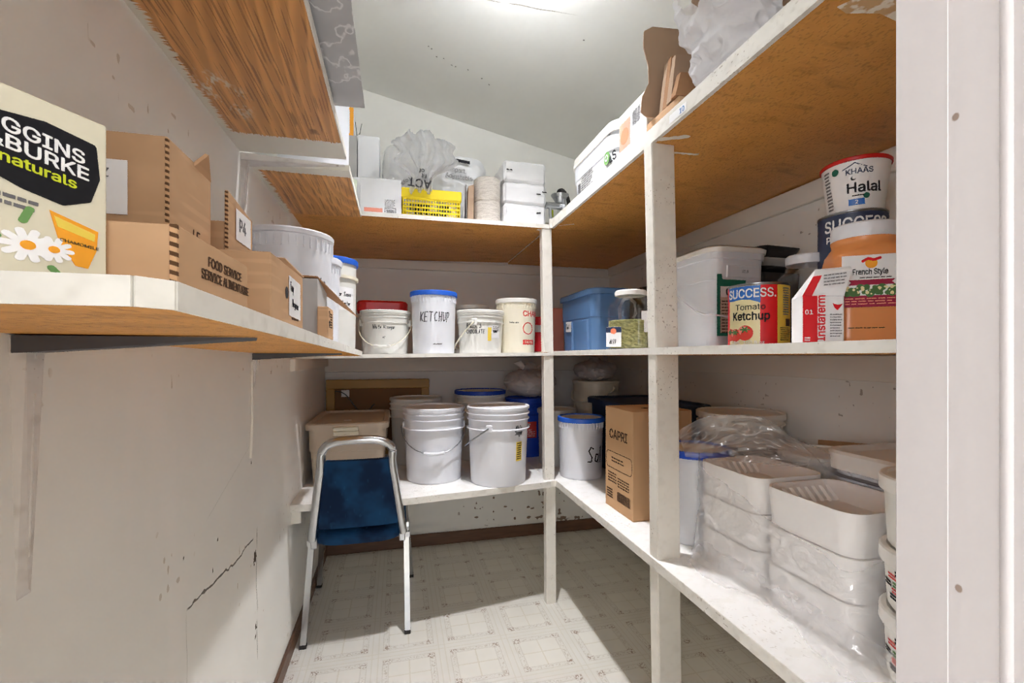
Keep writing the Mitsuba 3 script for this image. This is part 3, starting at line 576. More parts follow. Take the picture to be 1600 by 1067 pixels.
t.part('rib', hexa([(-.105, .04, .01), (-.105, .11, .01), (-.107, .043, .15), (-.107, .107, .15), (-.085, .035, .01), (-.085, .115, .01), (-.085, .035, .165), (-.085, .115, .165)]), 'm_tote_blue', False)
k = t.part('label', place(sheet(.075, .052), (-.1015, .100, .105), (0, -1, -.03), (0, -.03, 1), .012), 'm_label', False); t.part('lettering', place(hand('Foil', .024, .1, 20), (-.1015, .088, .118), (0, -1, -.03), (0, -.03, 1), .0145), 'm_ink', False, parent=k)
tote('dark navy storage tote with lid behind the CAPRI carton', 1.035, 1.40, 1.80, 2.36, Z0, .372, 'm_tote_navy', 'm_tote_navy', overhang=.03)
t = Thing('tray', 'black plastic lid lying behind the herb jar and blue tote', 'lid', at=(1.26, 2.10, 1.218)); t.part('box', loft([(0, .22, .30, .03), (.27, .25, .34, .03)]), 'm_black'); t.part('lid', loft([(.27, .27, .36, .03), (.295, .27, .36, .03), (.31, .24, .33, .03)]), 'm_black')

t = Thing('rectangular_pail', 'tall white rectangular pail with a green label beside the foreground post', 'pail', at=(1.085, 1.405, 1.222), rot=.0)
w, d, h = .205, .30, .315
t.part('body', loft([(0, w * .9 - .02, d * .9 - .02, .03), (.006, w * .9, d * .9, .035), (h * .70, w * .97, d * .97, .035), (h * .71, w, d, .04), (h * .92, w * 1.01, d * 1.01, .04), (h * .925, w * 1.07, d * 1.05, .045), (h, w * 1.08, d * 1.06, .045)]), 'm_bucket')
t.part('lid', loft([(h - .004, w * 1.13, d * 1.09, .05), (h + .010, w * 1.14, d * 1.10, .05), (h + .018, w * 1.05, d * 1.02, .045)]), 'm_bucket_lid')
t.part('panel', cbox(-.055, .075, -.154, -.14, .228, .272, .004), 'm_bucket'); t.part('embossing', place(text('32.8', .009), (-.0, -.155, .246), (1, 0, 0), (0, 0, 1), .0006), 'm_ink_grey', False)
k = t.part('label', place(sheet(.11, .20), (-.088, -.147, .04), (1, 0, .02), (0, 0, 1), .002), 'm_green_print', False)
t.part('label_panel', place(sheet(.085, .15), (-.076, -.147, .05), (1, 0, .02), (0, 0, 1), .003), 'm_tote_beige', False, parent=k); t.part('label_band', place(sheet(.085, .035), (-.076, -.147, .165), (1, 0, .02), (0, 0, 1), .0032), 'm_label_pale', False, parent=k)
t.part('lettering', place(text('CO', .026, True), (-.058, -.147, .170), (1, 0, .02), (0, 0, 1), .0044), 'm_ink', False, parent=k); t.part('print', place(text_lines(.075, 11, .010, .4), (-.072, -.147, .150), (1, 0, .02), (0, 0, 1), .0044), 'm_ink_brown', False, parent=k)
pts = [(-.108 - .004 * math.sin(q), .085 - .17 * q / math.pi * 1.0 - .06 * q / math.pi, .225 - .115 * math.sin(q * .5) ** 1.3) for q in np.linspace(0, math.pi, 20)] + [(-.105 + .1 * s, -.156 - .003 * s, .108 - .012 * s) for s in (0.05, .4, .8, 1.2)]
t.part('bail', tube(pts, .0028, 8), 'm_bucket')

t = Thing('tub', 'rounded rectangular white tub with lid beside the wall at the right of the lower shelf', 'tub', at=(1.255, .858, Z0), rot=.0)
t.part('body', loft([(0, .24, .22, .05), (.31, .27, .25, .06)]), 'm_bucket'); t.part('rim', loft([(.285, .282, .262, .06), (.288, .29, .27, .062), (.292, .282, .262, .06)]), 'm_ink_grey')
t.part('lid', loft([(.305, .295, .275, .065), (.345, .298, .278, .065), (.352, .285, .265, .06), (.352, .262, .242, .055), (.338, .25, .23, .05)]), 'm_bucket_lid')
Thing('cardboard_sheet', 'flat brown cardboard leaning on the right wall behind the white tubs', 'cardboard').solo(hexa([(1.412, .78, .61), (1.412, 1.28, .61), (1.428, .78, .955), (1.428, 1.28, .905), (1.417, .78, .61), (1.417, 1.28, .61), (1.433, .78, .955), (1.433, 1.28, .905)]), 'm_kraft', False)

# deli tubs stacked at the right end of the lower shelf
def deli(label, z, h, r=.098, printed=True, x=.955, y=.592):
    t = bucket(label, x, y, z, r, h, body='m_bucket_warm', ribs=False, taper=.9, lid='m_bucket_lid', lidh=.024, name='deli_tub', category='tub')
    if printed:
        for i, (a, zz, bs) in enumerate(((-1.12, .078, 'm_red_ink'), (-.98, .062, 'm_leaf'), (-1.10, .034, 'm_ink'), (-.90, .088, 'm_ink'), (-1.02, .048, 'm_red_ink'), (-.80, .052, 'm_ink'), (-1.28, .060, 'm_ink'))):
            on(t, 'print', text_lines(.024, 2, .006, .6, 40 + i), a, zz * h / .13, bs, .001)
    return t
deli('lowest printed white tub in the stack at the right end of the lower shelf', Z0, .130); deli('middle printed white tub in the stack at the right end of the lower shelf', .734, .110)
deli('topmost plain white tub in the stack at the right end of the lower shelf', .848, .128, printed=False)

# ------------------------------------------------------------------ cartons
UX, UY, UZ = (1, 0, 0), (0, 1, 0), (0, 0, 1)
def carton(label, x0, x1, y0, y1, z0, z1, m='m_cardboard', name='carton', category='box', open_top=False, th=.004):
    t = Thing(name, label, category)
    if not open_top: t.part('body', cbox(x0, x1, y0, y1, z0, z1, .002), m, False)
    else:
        t.part('body', cat([cbox(x0, x1, y0, y0 + th, z0, z1, .0008), cbox(x0, x1, y1 - th, y1, z0, z1, .0008), cbox(x0, x0 + th, y0, y1, z0, z1, .0008), cbox(x1 - th, x1, y0, y1, z0, z1, .0008), cbox(x0, x1, y0, y1, z0, z0 + th, .0008)]), m, False)
    return t
# CAPRI carton
t = carton('brown CAPRI carton standing on the lower right shelf behind the post', .822, 1.065, 1.478, 1.700, Z0, .996, 'm_kraft')
F = (0, -1, 0)
t.part('lettering', place(text('CAPRI', .034, True), (.822, 1.665, .875), F, UZ), 'm_ink_brown', False)
rr = sbox(0, 0, .17, .03).buffer(.018).difference(sbox(0, 0, .17, .03).buffer(.0155)); t.part('emblem', place(flat(rr, .0004), (.822, 1.672, .775), F, UZ), 'm_ink_brown', False); t.part('print', place(text_lines(.10, 2, .012, .45, 14), (.822, 1.645, .796), F, UZ), 'm_ink_brown', False)
t.part('print', place(text_lines(.07, 4, .011, .5, 1), (.822, 1.675, .735), F, UZ), 'm_ink_brown', False); t.part('print', place(text_lines(.09, 4, .010, .5, 2), (.822, 1.595, .725), F, UZ), 'm_ink_brown', False)
t.part('barcode', place(barcode(.10, .036, 26), (.822, 1.598, .640), F, UZ), 'm_ink_brown', False); t.part('print', place(text_lines(.05, 4, .010, .6, 6), (.822, 1.685, .668), F, UZ), 'm_ink_brown', False)
t.part('handle_slot', place(sheet(.07, .02), (.91, 1.56, .997), UX, UY, .0002), 'm_black', False)
# left shelf boxes
zs = lambda y: mzl(0, y) + .0192
t = carton('large brown carton with a white label, second from the left on the left shelf', -.41, -.25, .592, .715, zs(.6), 1.447)
t.part('label', place(sheet(.050, .060), (-.338, .592, 1.355), UX, UZ, .001), 'm_label', False); t.part('print', place(text('ZZ', .010), (-.322, .592, 1.395), UX, UZ, .0016), 'm_ink_grey', False)
t.part('corner_edge', cbox(-.2525, -.2492, .5905, .594, zs(.6), 1.444, .0005), 'm_corrugated', False); t.part('print', place(text('LF', .014), (-.25, .655, 1.345), UY, UZ), 'm_ink_brown', False)
t.part('torn_flap', hexa([(-.25, .66, 1.44), (-.25, .715, 1.44), (-.235, .665, 1.458), (-.262, .72, 1.455), (-.254, .66, 1.442), (-.254, .715, 1.442), (-.239, .665, 1.460), (-.266, .72, 1.457)]), 'm_cardboard', False)
t = carton('low open brown carton printed FOOD SERVICE at the front of the left shelf', -.252, -.158, .388, .552, zs(.45), 1.297, open_top=True)
t.part('lettering', place(text('FOOD SERVICE', .0085), (-.158, .444, 1.2765), UY, UZ), 'm_ink_brown', False); t.part('lettering', place(text('SERVICE ALIMENTAIRE', .0085, squeeze=.92), (-.158, .430, 1.2645), UY, UZ), 'm_ink_brown', False)
t.part('corrugated_end', cbox(-.1625, -.1575, .3865, .390, zs(.4), 1.297, .0004), 'm_corrugated', False)
t = carton('brown carton with a raised side flap behind the FOOD SERVICE carton', -.41, -.254, .78, .90, zs(.8), 1.405)
t.part('side_flap', hexa([(-.254, .78, 1.29), (-.250, .78, 1.29), (-.254, .90, 1.29), (-.250, .90, 1.29), (-.254, .78, 1.452), (-.250, .78, 1.452), (-.254, .90, 1.438), (-.250, .90, 1.438)]), 'm_cardboard', False)
t.part('corrugated_end', cbox(-.2542, -.2498, .7785, .781, 1.29, 1.450, .0004), 'm_corrugated', False); k = t.part('label', place(sheet(.075, .05), (-.2495, .812, 1.385), UY, UZ), 'm_label', False); t.part('print', place(text('P4', .02, True), (-.2495, .825, 1.402), UY, UZ, .001), 'm_ink_grey', False, parent=k)
t = carton('brown carton with a handwritten white paper label on the left shelf', -.255, -.162, .665, .875, zs(.75), 1.338)
k = t.part('label', place(sheet(.085, .062), (-.162, .765, 1.262), (0, 1, -.03), UZ), 'm_label', False); t.part('lettering', place(hand('Tony', .013, .1, 30), (-.162, .772, 1.302), (0, 1, -.03), UZ, .001), 'm_ink', False, parent=k); t.part('lettering', place(hand('Margarine', .011, .1, 31), (-.162, .788, 1.278), (0, 1, -.05), UZ, .001), 'm_ink', False, parent=k)
t.part('handle_hole', place(flat(Point(0, 0).buffer(.009), .0003), (-.162, .752, 1.295), UY, UZ), 'm_black', False); t.part('print', place(text_lines(.05, 1, .006, .5), (-.162, .785, 1.257), UY, UZ), 'm_ink_brown', False); t.part('print', place(flat(Polygon([(0, 0), (.008, .004), (0, .008)]), .0003), (-.25, .665, 1.292), UX, UZ), 'm_ink_brown', False)
t.part('torn_flap', hexa([(-.245, .69, 1.335), (-.165, .72, 1.335), (-.235, .86, 1.352), (-.19, .84, 1.358), (-.245, .69, 1.339), (-.165, .72, 1.339), (-.235, .86, 1.356), (-.19, .84, 1.361)]), 'm_cardboard_dark', False)
t = carton('opened grey-lined carton with a pointed flap sticking out over the shelf edge', -.40, -.172, 1.095, 1.232, zs(1.15), 1.372, 'm_grey_card', open_top=True)
t.part('long_flap', hexa([(-.215, 1.095, 1.376), (-.172, 1.095, 1.374), (-.172, 1.23, 1.356), (-.118, 1.50, 1.318), (-.215, 1.095, 1.379), (-.172, 1.095, 1.377), (-.172, 1.23, 1.359), (-.118, 1.50, 1.320)]), 'm_cardboard_dark', False); t.part('back_flap', hexa([(-.40, 1.09, 1.372), (-.20, 1.09, 1.372), (-.38, 1.05, 1.41), (-.23, 1.05, 1.405), (-.40, 1.094, 1.374), (-.20, 1.094, 1.374), (-.38, 1.054, 1.412), (-.23, 1.054, 1.407)]), 'm_cardboard', False)
t = carton('small brown printed box standing at the edge of the left shelf', -.170, -.147, 1.075, 1.155, zs(1.05), 1.308, 'm_cardboard')
t.part('print', place(text_lines(.03, 6, .006, .5, 4), (-.147, 1.105, 1.292), UY, UZ), 'm_ink_brown', False); t.part('emblem', place(flat(Point(0, 0).buffer(.008).difference(Point(0, 0).buffer(.006)), .0003), (-.147, 1.09, 1.292), UY, UZ), 'm_ink_brown', False); t.part('print', place(flat(Polygon([(-.004, 0), (.004, 0), (.006, .012), (0, .017), (-.006, .012)]), .0003), (-.147, 1.092, 1.262), UY, UZ), 'm_ink', False)
# tea carton at the near end
t = Thing('tea_carton', 'pale tea carton with black emblem and camomile flowers at the near shelf end', 'tea box', at=(-.200, .385, zs(.34)), rot=math.atan2(.86, .51))
# local +x runs along the face towards the far end; the face looks to local -y
w, dp, h = .090, .055, .114; tea_parts = []
t.part('body', cbox(-w, 0, 0, dp, 0, h, .0012), 'm_tea', False)
em = Polygon([(-.098, .118), (-.07, .125), (-.035, .132), (-.010, .128), (-.008, .100), (-.013, .078), (-.026, .070), (-.045, .075), (-.07, .088), (-.09, .102)]).buffer(.003)
FL = ((1, 0, 0), (0, 0, 1))
k = t.part('emblem', place(flat(em, .0004), (0, 0, 0), *FL), 'm_ink', False); t.part('lettering', place(text('HIGGINS', .0112, True, squeeze=.85), (-.072, 0, .1185), (1, 0, -.16), UZ, .001), 'm_label', False, parent=k); t.part('lettering', place(text('&BURKE', .0112, True, squeeze=.88), (-.064, 0, .1035), (1, 0, -.16), UZ, .001), 'm_label', False, parent=k)
t.part('lettering', place(text('naturals', .0085, True, squeeze=.9), (-.058, 0, .091), (1, 0, -.16), UZ, .001), 'm_lime', False, parent=k)
t.part('cup_print', place(flat(Polygon([(-.033, .060), (-.006, .050), (-.007, .032), (-.012, .014), (-.019, .015), (-.028, .034)]), .0004), (0, 0, 0), *FL), 'm_amber', False); t.part('cup_print', place(flat(Polygon([(-.031, .056), (-.008, .047), (-.0085, .040), (-.029, .047)]), .0004), (0, 0, 0), *FL, .0008), 'm_yellow_print', False); t.part('lettering', place(text('CHAMOMILE', .0026), (-.028, 0, .035), (1, 0, -.12), UZ, .0008), 'm_ink_brown', False)
for fx, fz, r in ((-.044, .026, .014), (-.031, .026, .011)):
    pet = unary_union([LineString([(fx + r * .2 * math.cos(a), fz + r * .2 * math.sin(a)), (fx + r * .85 * math.cos(a), fz + r * .85 * math.sin(a))]).buffer(r * .17) for a in np.arange(10) * math.pi / 5])
    t.part('flower_print', place(flat(pet, .0004), (0, 0, 0), *FL, .0006), 'm_petal', False); t.part('flower_print', place(flat(Point(fx, fz).buffer(r * .27), .0004), (0, 0, 0), *FL, .0012), 'm_amber', False)
for lx, lz, a in ((-.058, .030, 2.6), (-.046, .046, 1.3), (-.032, .010, -1.0)):
    t.part('leaf_print', place(flat(LineString([(lx, lz), (lx + .012 * math.cos(a), lz + .011 * math.sin(a))]).buffer(.0022), .0004), (0, 0, 0), *FL), 'm_leaf_bright', False)
t.part('print', place(text_lines(.03, 2, .006, .5), (-.068, 0, .064), (1, 0, -.12), UZ), 'm_ink_grey', False)

for k in [k for k in scene if k.startswith('tea_carton__') and not k.endswith('body')]:    # the print keeps to the lower carton
    v, f_, *_ = meshkit.WRITTEN[scene[k]['filename']]; v = np.array(v, float); zb_ = t.at[2]; v[:, 2] = zb_ + (v[:, 2] - zb_) * .74
    scene[k] = mikit.ply(TM(v, f_, process=False), scene[k]['bsdf'], smooth=False)

# ------------------------------------------------------------------ middle right shelf goods
def can10(label, x, y, z, face, h=.178, r=.0785):
    t = Thing('can', label, 'can', at=(x, y, z), rot=face); t.rf = lambda q: r
    t.part('body', lathe([(0, .003), (r - .004, .003), (r - .002, 0), (r + .0012, 0), (r + .0012, .004), (r - .0005, .006)] + [(r - .0005, h - .006), (r + .0012, h - .004), (r + .0012, h), (r - .002, h), (r - .004, h - .005), (0, h - .005)], 72), 'm_steel'); return t
def wrap(t, name, a0, a1, z0, z1, bsdf, off, parent=None):
    r = t.rf(0); return t.part(name, bend(sheet(r * (a1 - a0), z1 - z0, max(2, int((a1 - a0) / .06)), 1, 0), t.rf, a0, z0, off), bsdf, True, parent=parent)
x, y = 1.012, 1.10
t = can10('red and yellow tomato ketchup can at the front of the middle right shelf', x, y, 1.222, door(x, y))
lab = wrap(t, 'label', -math.pi, math.pi, .007, .171, 'm_red', .0004); wrap(t, 'label_front', -1.15, .06, .0072, .1708, 'm_cream_print', .0008, lab); wrap(t, 'label_side', .62, 1.9, .0072, .1708, 'm_yellow_print', .0008, lab)
arch = Polygon([(0, .020), (0, .058), (.098, .058), (.098, .010), (.075, .019), (.049, .022), (.022, .019)]); arch = moved(flat(arch, .0003), (0, 0, 0))
on(t, 'brand_panel', arch, -1.18, .112, 'm_blue_print', .0012, lab, .012); on(t, 'lettering', text('SUCCESS.', .024, True, squeeze=.82), -1.14, .138, 'm_label', .0022, lab)
on(t, 'lettering', text('Tomato', .016), -.78, .104, 'm_ink', .0016, lab); on(t, 'lettering', text('Ketchup', .022, True, squeeze=.85), -.92, .076, 'm_ink', .0016, lab)
for a, zz, r in ((-.42, .040, .021), (-.80, .034, .018), (-1.08, .036, .018)):
    on(t, 'tomato_print', flat(Point(0, 0).buffer(r), .0003), a, zz, 'm_tomato', .0016, lab, .012); on(t, 'tomato_print', flat(Point(-.004, .006).buffer(r * .62).difference(Point(.002, -.004).buffer(r * .6)), .0003), a, zz, 'm_tomato_light', .0022, lab, .012)
    star = unary_union([LineString([(0, 0), (r * .55 * math.cos(q), r * .35 * math.sin(q))]).buffer(.0018) for q in np.arange(6) * 1.05]); on(t, 'tomato_print', flat(star, .0003), a, zz + r * .45, 'm_leaf', .0028, lab)
on(t, 'lettering', text('2.84L  100 fl oz', .009, True), -1.0, .009, 'm_label', .0030, lab); on(t, 'print', moved(text_lines(.026, 12, .0065, .5, 8), (0, .078, 0)), .84, .082, 'm_ink_grey', .0016, lab); on(t, 'print', text_lines(.04, 7, .0055, .4, 9), .72, .052, 'm_ink_brown', .0016, lab); on(t, 'print', barcode(.022, .020), .98, .058, 'm_ink_brown', .0016, lab)
x, y = 1.215, .985
t = can10('navy labelled can under the Halal yogurt tub behind the dressing jug', x, y, 1.403, door(x, y)); lab = wrap(t, 'label', -math.pi, math.pi, .007, .171, 'm_navy_print', .0004); on(t, 'lettering', text('SUCCESS', .030, True, squeeze=.8), -.86, .128, 'm_label', .0010, lab); on(t, 'lettering', text('PEARS', .018, True), -.80, .098, 'm_label', .0010, lab)
t = can10('lower navy can hidden behind the dressing jug', x, y, 1.2235, door(x, y)); wrap(t, 'label', -math.pi, math.pi, .007, .171, 'm_navy_print', .0004)
# yogurt tub
t = Thing('yogurt_tub', 'white Halal yogurt tub with a red-rimmed lid on top of the navy can', 'tub', at=(x + .005, y - .005, 1.5825), rot=door(x, y)); rb, rt, h = .062, .078, .135; t.rf = lambda z: rb + (rt - rb) * z / h
t.part('body', lathe([(0, 0), (rb - .002, 0), (rb, .003), (rt, h), (0, h)], 56), 'm_label'); t.part('lid', lathe([(rt, h - .008), (rt + .003, h - .007), (rt + .0035, h), (rt + .001, h + .003), (rt - .006, h + .002), (0, h + .001)], 56), 'm_red_lid')
on(t, 'lettering', text('KHAAS', .013, True), -.30, .093, 'm_navy_print'); on(t, 'emblem', flat(LineString([(-.026, 0), (-.01, .007), (0, .013), (.01, .007), (.026, 0)]).buffer(.0012), .0003), -.02, .108, 'm_navy_print'); on(t, 'emblem', flat(Point(0, 0).buffer(.0055).difference(Point(.002, .002).buffer(.0045)), .0003), -.06, .082, 'm_ink')
on(t, 'lettering', text('Halal', .024, True), -.30, .046, 'm_ink'); on(t, 'print', text_lines(.025, 1, .006, .5), -.1, .036, 'm_ink'); k = on(t, 'blue_panel', sheet(.034, .016, 5, 1), -.22, .013, 'm_blue_print'); on(t, 'lettering', text('2', .009, True), -.02, .0165, 'm_label', .0014, k)
on(t, 'emblem', flat(Point(0, 0).buffer(.009), .0003), -.62, .108, 'm_green_print'); on(t, 'emblem', flat(Point(0, 0).buffer(.007), .0003), .36, .035, 'm_green_print'); on(t, 'print', text_lines(.020, 12, .009, .55, 12), -1.12, .112, 'm_ink_grey')
# dressing jug, square shoulders with a round neck
def jug(label, x, y, z, w, h, neck, mats, rot=0.):
    t = Thing('jug', label, 'jug', at=(x, y, z), rot=rot); s = [(0, w * .93, w * .93, .03), (.006, w * .98, w * .98, .035), (.02, w, w, .035), (h * .70, w, w, .035), (h * .77, w * .96, w * .96, .045), (h * .83, w * .84, w * .84, .06), (h * .88, neck * 2.2, neck * 2.2, neck * 1.08), (h * .90, neck * 2, neck * 2, neck), (h * .94, neck * 2, neck * 2, neck)]
    return t, s
t, s = jug('square plastic jug of orange salad dressing with a printed label and white cap', 1.090, .855, 1.2235, .150, .285, .060, None, rot=-.62)
t.part('body', loft(s, k=8), 'm_dressing', 40); t.part('cap', lathe([(.062, .250), (.066, .252), (.066, .283), (.062, .287), (0, .287)], 48), 'm_bucket')
k = t.part('label', place(sheet(.112, .118), (-.064, -.075, .086), UX, UZ, .001), 'm_label', False)
t.part('lettering', place(text('French Style', .0125, True, squeeze=.66), (-.044, -.075, .160), UX, UZ, .0018), 'm_ink', False, parent=k); t.part('print', place(text_lines(.06, 1, .006, .5), (-.03, -.075, .151), UX, UZ, .0018), 'm_ink_grey', False, parent=k)
t.part('emblem', place(flat(Point(0, 0).buffer(.0115), .0003), (-.008, -.075, .185), UX, UZ, .0018), 'm_amber', False, parent=k); t.part('emblem', place(flat(LineString([(-.016, .002), (-.006, .008), (.004, .004), (.016, .008)]).buffer(.003), .0003), (-.008, -.075, .188), UX, UZ, .0024), 'm_red', False, parent=k)
t.part('ribbon', place(flat(Polygon([(-.044, 0), (.044, 0), (.038, .006), (.044, .012), (-.044, .012), (-.038, .006)]), .0003), (-.008, -.075, .136), UX, UZ, .0018), 'm_wine', False, parent=k); t.part('band', place(sheet(.112, .026), (-.064, -.075, .086), UX, UZ, .0016), 'm_wine', False, parent=k); t.part('print', place(text_lines(.095, 3, .006, .4), (-.058, -.075, .104), UX, UZ, .0024), 'm_salmon', False, parent=k)
rnd = random.Random(4); t.part('salad_print', place(flat(unary_union([Point(rnd.uniform(-.05, .05), rnd.uniform(0, .018)).buffer(rnd.uniform(.004, .008)) for _ in range(40)]), .0003), (-.008, -.075, .114), UX, UZ, .0019), 'm_leaf', False, parent=k); t.part('salad_print', place(flat(unary_union([Point(rnd.uniform(-.05, .05), rnd.uniform(0, .018)).buffer(rnd.uniform(.0015, .004)) for _ in range(26)]), .0003), (-.008, -.075, .114), UX, UZ, .0025), 'm_cream_print', False, parent=k)
t.part('embossing', place(text_lines(.07, 1, .006, .3), (-.052, -.075, .038), UX, UZ, .001), 'm_ink_brown', False)
# clear jar behind the yeast pack
t, s = jug('empty clear plastic jar with a white cap behind the yeast packet', 1.158, 1.075, 1.2235, .135, .262, .048, None, rot=.1)
t.part('body', loft(s, k=8), 'm_clear', 40); t.part('cap', lathe([(.050, .238), (.054, .239), (.054, .262), (.050, .266), (0, .266)], 48), 'm_bucket')
# yeast pack
t = Thing('yeast_pack', 'red and white Instaferm yeast packet with a folded top beside the ketchup can', 'packet', at=(.935, .838, 1.2235), rot=-.42)
t.part('body', cbox(-.045, .040, -.03, .03, 0, .110, .003), 'm_label', False); t.part('side_panel', place(sheet(.03, .108), (-.045, -.03, .001), (1, 0, 0), UZ, .0006), 'm_red', False)
t.part('folded_top', hexa([(-.045, -.028, .108), (.040, -.028, .108), (-.045, .028, .108), (.040, .028, .108), (-.028, -.042, .150), (.046, -.046, .162), (-.020, -.030, .168), (.050, -.034, .172)]), 'm_label', False); t.part('top_stripe', hexa([(-.046, -.029, .108), (-.026, -.030, .109), (-.029, -.0435, .150), (-.012, -.0445, .1525), (-.044, -.027, .109), (-.026, -.027, .110), (-.028, -.041, .151), (-.012, -.042, .153)]), 'm_red', False)
t.part('lettering', place(text('Instaferm', .017, True, squeeze=.95), (-.0005, -.0305, .008), (0, 0, 1), (-1, 0, 0), .0012), 'm_red', False); t.part('lettering', place(text('01', .010, True), (-.042, -.0305, .068), UX, UZ, .0014), 'm_label', False); t.part('print', place(text_lines(.012, 2, .005, .6), (-.042, -.0305, .014), UX, UZ, .0014), 'm_label', False)
t.part('emblem', place(flat(Polygon([(0, 0), (.010, .014), (0, .012), (-.010, .016), (-.006, .006)]), .0003), (.025, -.0305, .076), UX, UZ, .001), 'm_red', False); t.part('print', place(text_lines(.024, 9, .006, .35), (.010, -.0305, .066), UX, UZ, .001), 'm_ink_grey', False)
t.part('emblem', place(flat(Point(0, 0).buffer(.006), .0003), (.040, .0, .101), UY, UZ, .001), 'm_red', False); t.part('print', place(text_lines(.035, 6, .006, .4), (.040, -.02, .090), UY, UZ, .001), 'm_ink_grey', False); t.part('barcode', place(barcode(.034, .020), (.040, -.017, .006), UY, UZ, .001), 'm_ink', False); t.part('print', place(text_lines(.045, 4, .007, .35, 3), (-.01, -.046, .150), (1, 0, .1), UZ, .002), 'm_ink_grey', False)
# black trays between pail and wall
for i, (z, h, bs, lb) in enumerate(((1.223, .270, 'm_black', 'black plastic tub at the bottom of the tray pile behind the white rectangular pail'), (1.4935, .022, 'm_black', 'black plastic tray lying on the pile behind the white rectangular pail'), (1.516, .030, 'm_bucket_grey', 'grey clear tray near the top of the pile behind the white rectangular pail'), (1.547, .040, 'm_black', 'topmost black tray of the pile behind the white rectangular pail'))):
    Thing('tray', lb, 'tray', at=(1.325, 1.465, z), rot=.08 * (i % 2)).solo(loft([(0, .15, .22, .02), (h * .8, .18, .26, .025), (h, .185, .265, .025)]), bs)
t = Thing('tub', 'green tub lid showing at the door frame behind the dressing jug', 'tub', at=(1.335, .80, 1.2235)); t.part('body', lathe([(0, 0), (.07, 0), (.075, .30), (0, .30)], 40), 'm_bucket'); t.part('lid', lathe([(.077, .29), (.079, .292), (.079, .325), (.075, .33), (0, .33)], 40), 'm_green_plastic')
# herb jar
x, y = .872, 1.585
t, s = jug('clear plastic jar half full of dried dill with a white lid on the middle shelf', x, y, 1.2215, .150, .222, .052, None, rot=door(x, y) + math.pi / 2 - .25)
t.part('body', loft(s, k=8), 'm_clear', 40); t.part('cap', lathe([(.055, .205), (.060, .207), (.060, .222), (.056, .226), (0, .226)], 48), 'm_bucket_lid')
t.part('dried_herb', loft([(.006, .130, .130, .03), (.02, .145, .145, .033), (.108, .145, .145, .033), (.112, .125, .125, .033), (.116, .03, .03, .01)], k=8), 'm_herb', 40, kind='stuff')
t.part('grip', tube([(-.02, -.077, .115), (-.02, -.083, .155), (-.005, -.080, .185), (.015, -.074, .190), (.035, -.078, .17), (.038, -.08, .13), (.030, -.078, .115)], .006, 8), 'm_clear')
k = t.part('label', place(sheet(.058, .075), (-.073, -.0755, .010), UX, UZ, .001), 'm_label', False); t.part('label_band', place(sheet(.058, .020), (-.073, -.0755, .064), UX, UZ, .0014), 'm_navy_print', False, parent=k); t.part('emblem', place(flat(Point(0, 0).buffer(.011), .0003), (-.045, -.0755, .069), UX, UZ, .0018), 'm_orange_print', False, parent=k); t.part('lettering', place(hand('dill', .016, .12, 33), (-.060, -.0755, .022), UX, UZ, .0018), 'm_ink', False, parent=k)
t = Thing('paper_tag', 'white paper hanging on the herb jar beside the foreground post', 'tag'); t.solo(place(sheet(.03, .078), (.868, 1.500, 1.285), (.86, -.30, 0), UZ, .0), 'm_label', False)
carton('small red and white carton between the corner post and the blue tote', .845, .93, 2.46, 2.56, 1.215, 1.47, 'm_salmon')

# ------------------------------------------------------------------ foam trays in a plastic bag
def foam_stack(label, x0, x1, y0, y1, z0, z1):
    cx, cy, w, d = (x0 + x1) / 2, (y0 + y1) / 2, x1 - x0, y1 - y0
    t = Thing('foam_tray_stack', label, 'foam trays', at=(cx, cy, z0)); h = z1 - z0; n = 3; 
    for i in range(n):
        a, b_ = h * i / n, h * (i + 1) / n - .0015
        secs = [(a, w - .012, d - .012, .035), (b_ - .012, w, d, .04), (b_, w, d, .04)]
        if i == n - 1: secs += [(b_, w - .010, d - .010, .036), (b_ - .006, w - .020, d - .020, .034), (b_ - .042, w - .075, d - .075, .03)]
        t.part('tray', loft(secs, k=7, cap1=True), 'm_foam', 30)
    for i in range(7):
        yy = d / 2 - .020; xx = -w * .30 + w * .60 * i / 6
        t.part('flute', hexa([(xx - .005, yy, h - .010), (xx + .005, yy, h - .010), (xx - .005, yy - .030, h - .041), (xx + .005, yy - .030, h - .041), (xx, yy - .006, h - .009), (xx, yy - .034, h - .036)]), 'm_foam', False)
    return t
foam_stack('far stack of white foam trays in the clear bag', .886, 1.110, .965, 1.205, Z0, .886)
foam_stack('near stack of white foam trays in the clear bag', .884, 1.110, .712, .950, Z0, .880)
def bag_wall(cx, cy, w, d, z0, topf, out, k=30, nz=34, seed=3, amp=.010, sc=16):
    ring = Polygon(rrect(w, d, .06, 10)).exterior; n = 150; v = []
    for i in range(nz):
        q = i / (nz - 1)
        for j in range(n):
            p = ring.interpolate(j / n, normalized=True); z = z0 + (topf(cx + p.x, cy + p.y) - z0) * q
            e = 1 + out(q, p.x, p.y); v.append((cx + p.x * e, cy + p.y * e, z))
    return crumple(TM(np.array(v), grid_faces(n, nz, True), process=False), amp, sc, seed)
def topf(x, y):
    a = np.clip((x - .83) / .27, 0, 1); b_ = np.clip((y - .68) / .52, 0, 1)
    front = .72 + .13 * b_ ** 2; back = .86 + .10 * b_
    return front + (back - front) * a ** .8 + .03 * meshkit.noise(np.array([x * 14, y * 14, 1.]), 5)
bw = bag_wall(.994, .957, .240, .525, .603, topf, lambda q, x, y: .06 * (1 - q) ** 5 * (x < 0) + .02 * (1 - q) ** 3, seed=3, amp=.010)
t = Thing('plastic_bag', 'clear crinkled plastic bag wrapped round the two stacks of foam trays', 'plastic bag'); t.part('film', bw, 'm_film', True)
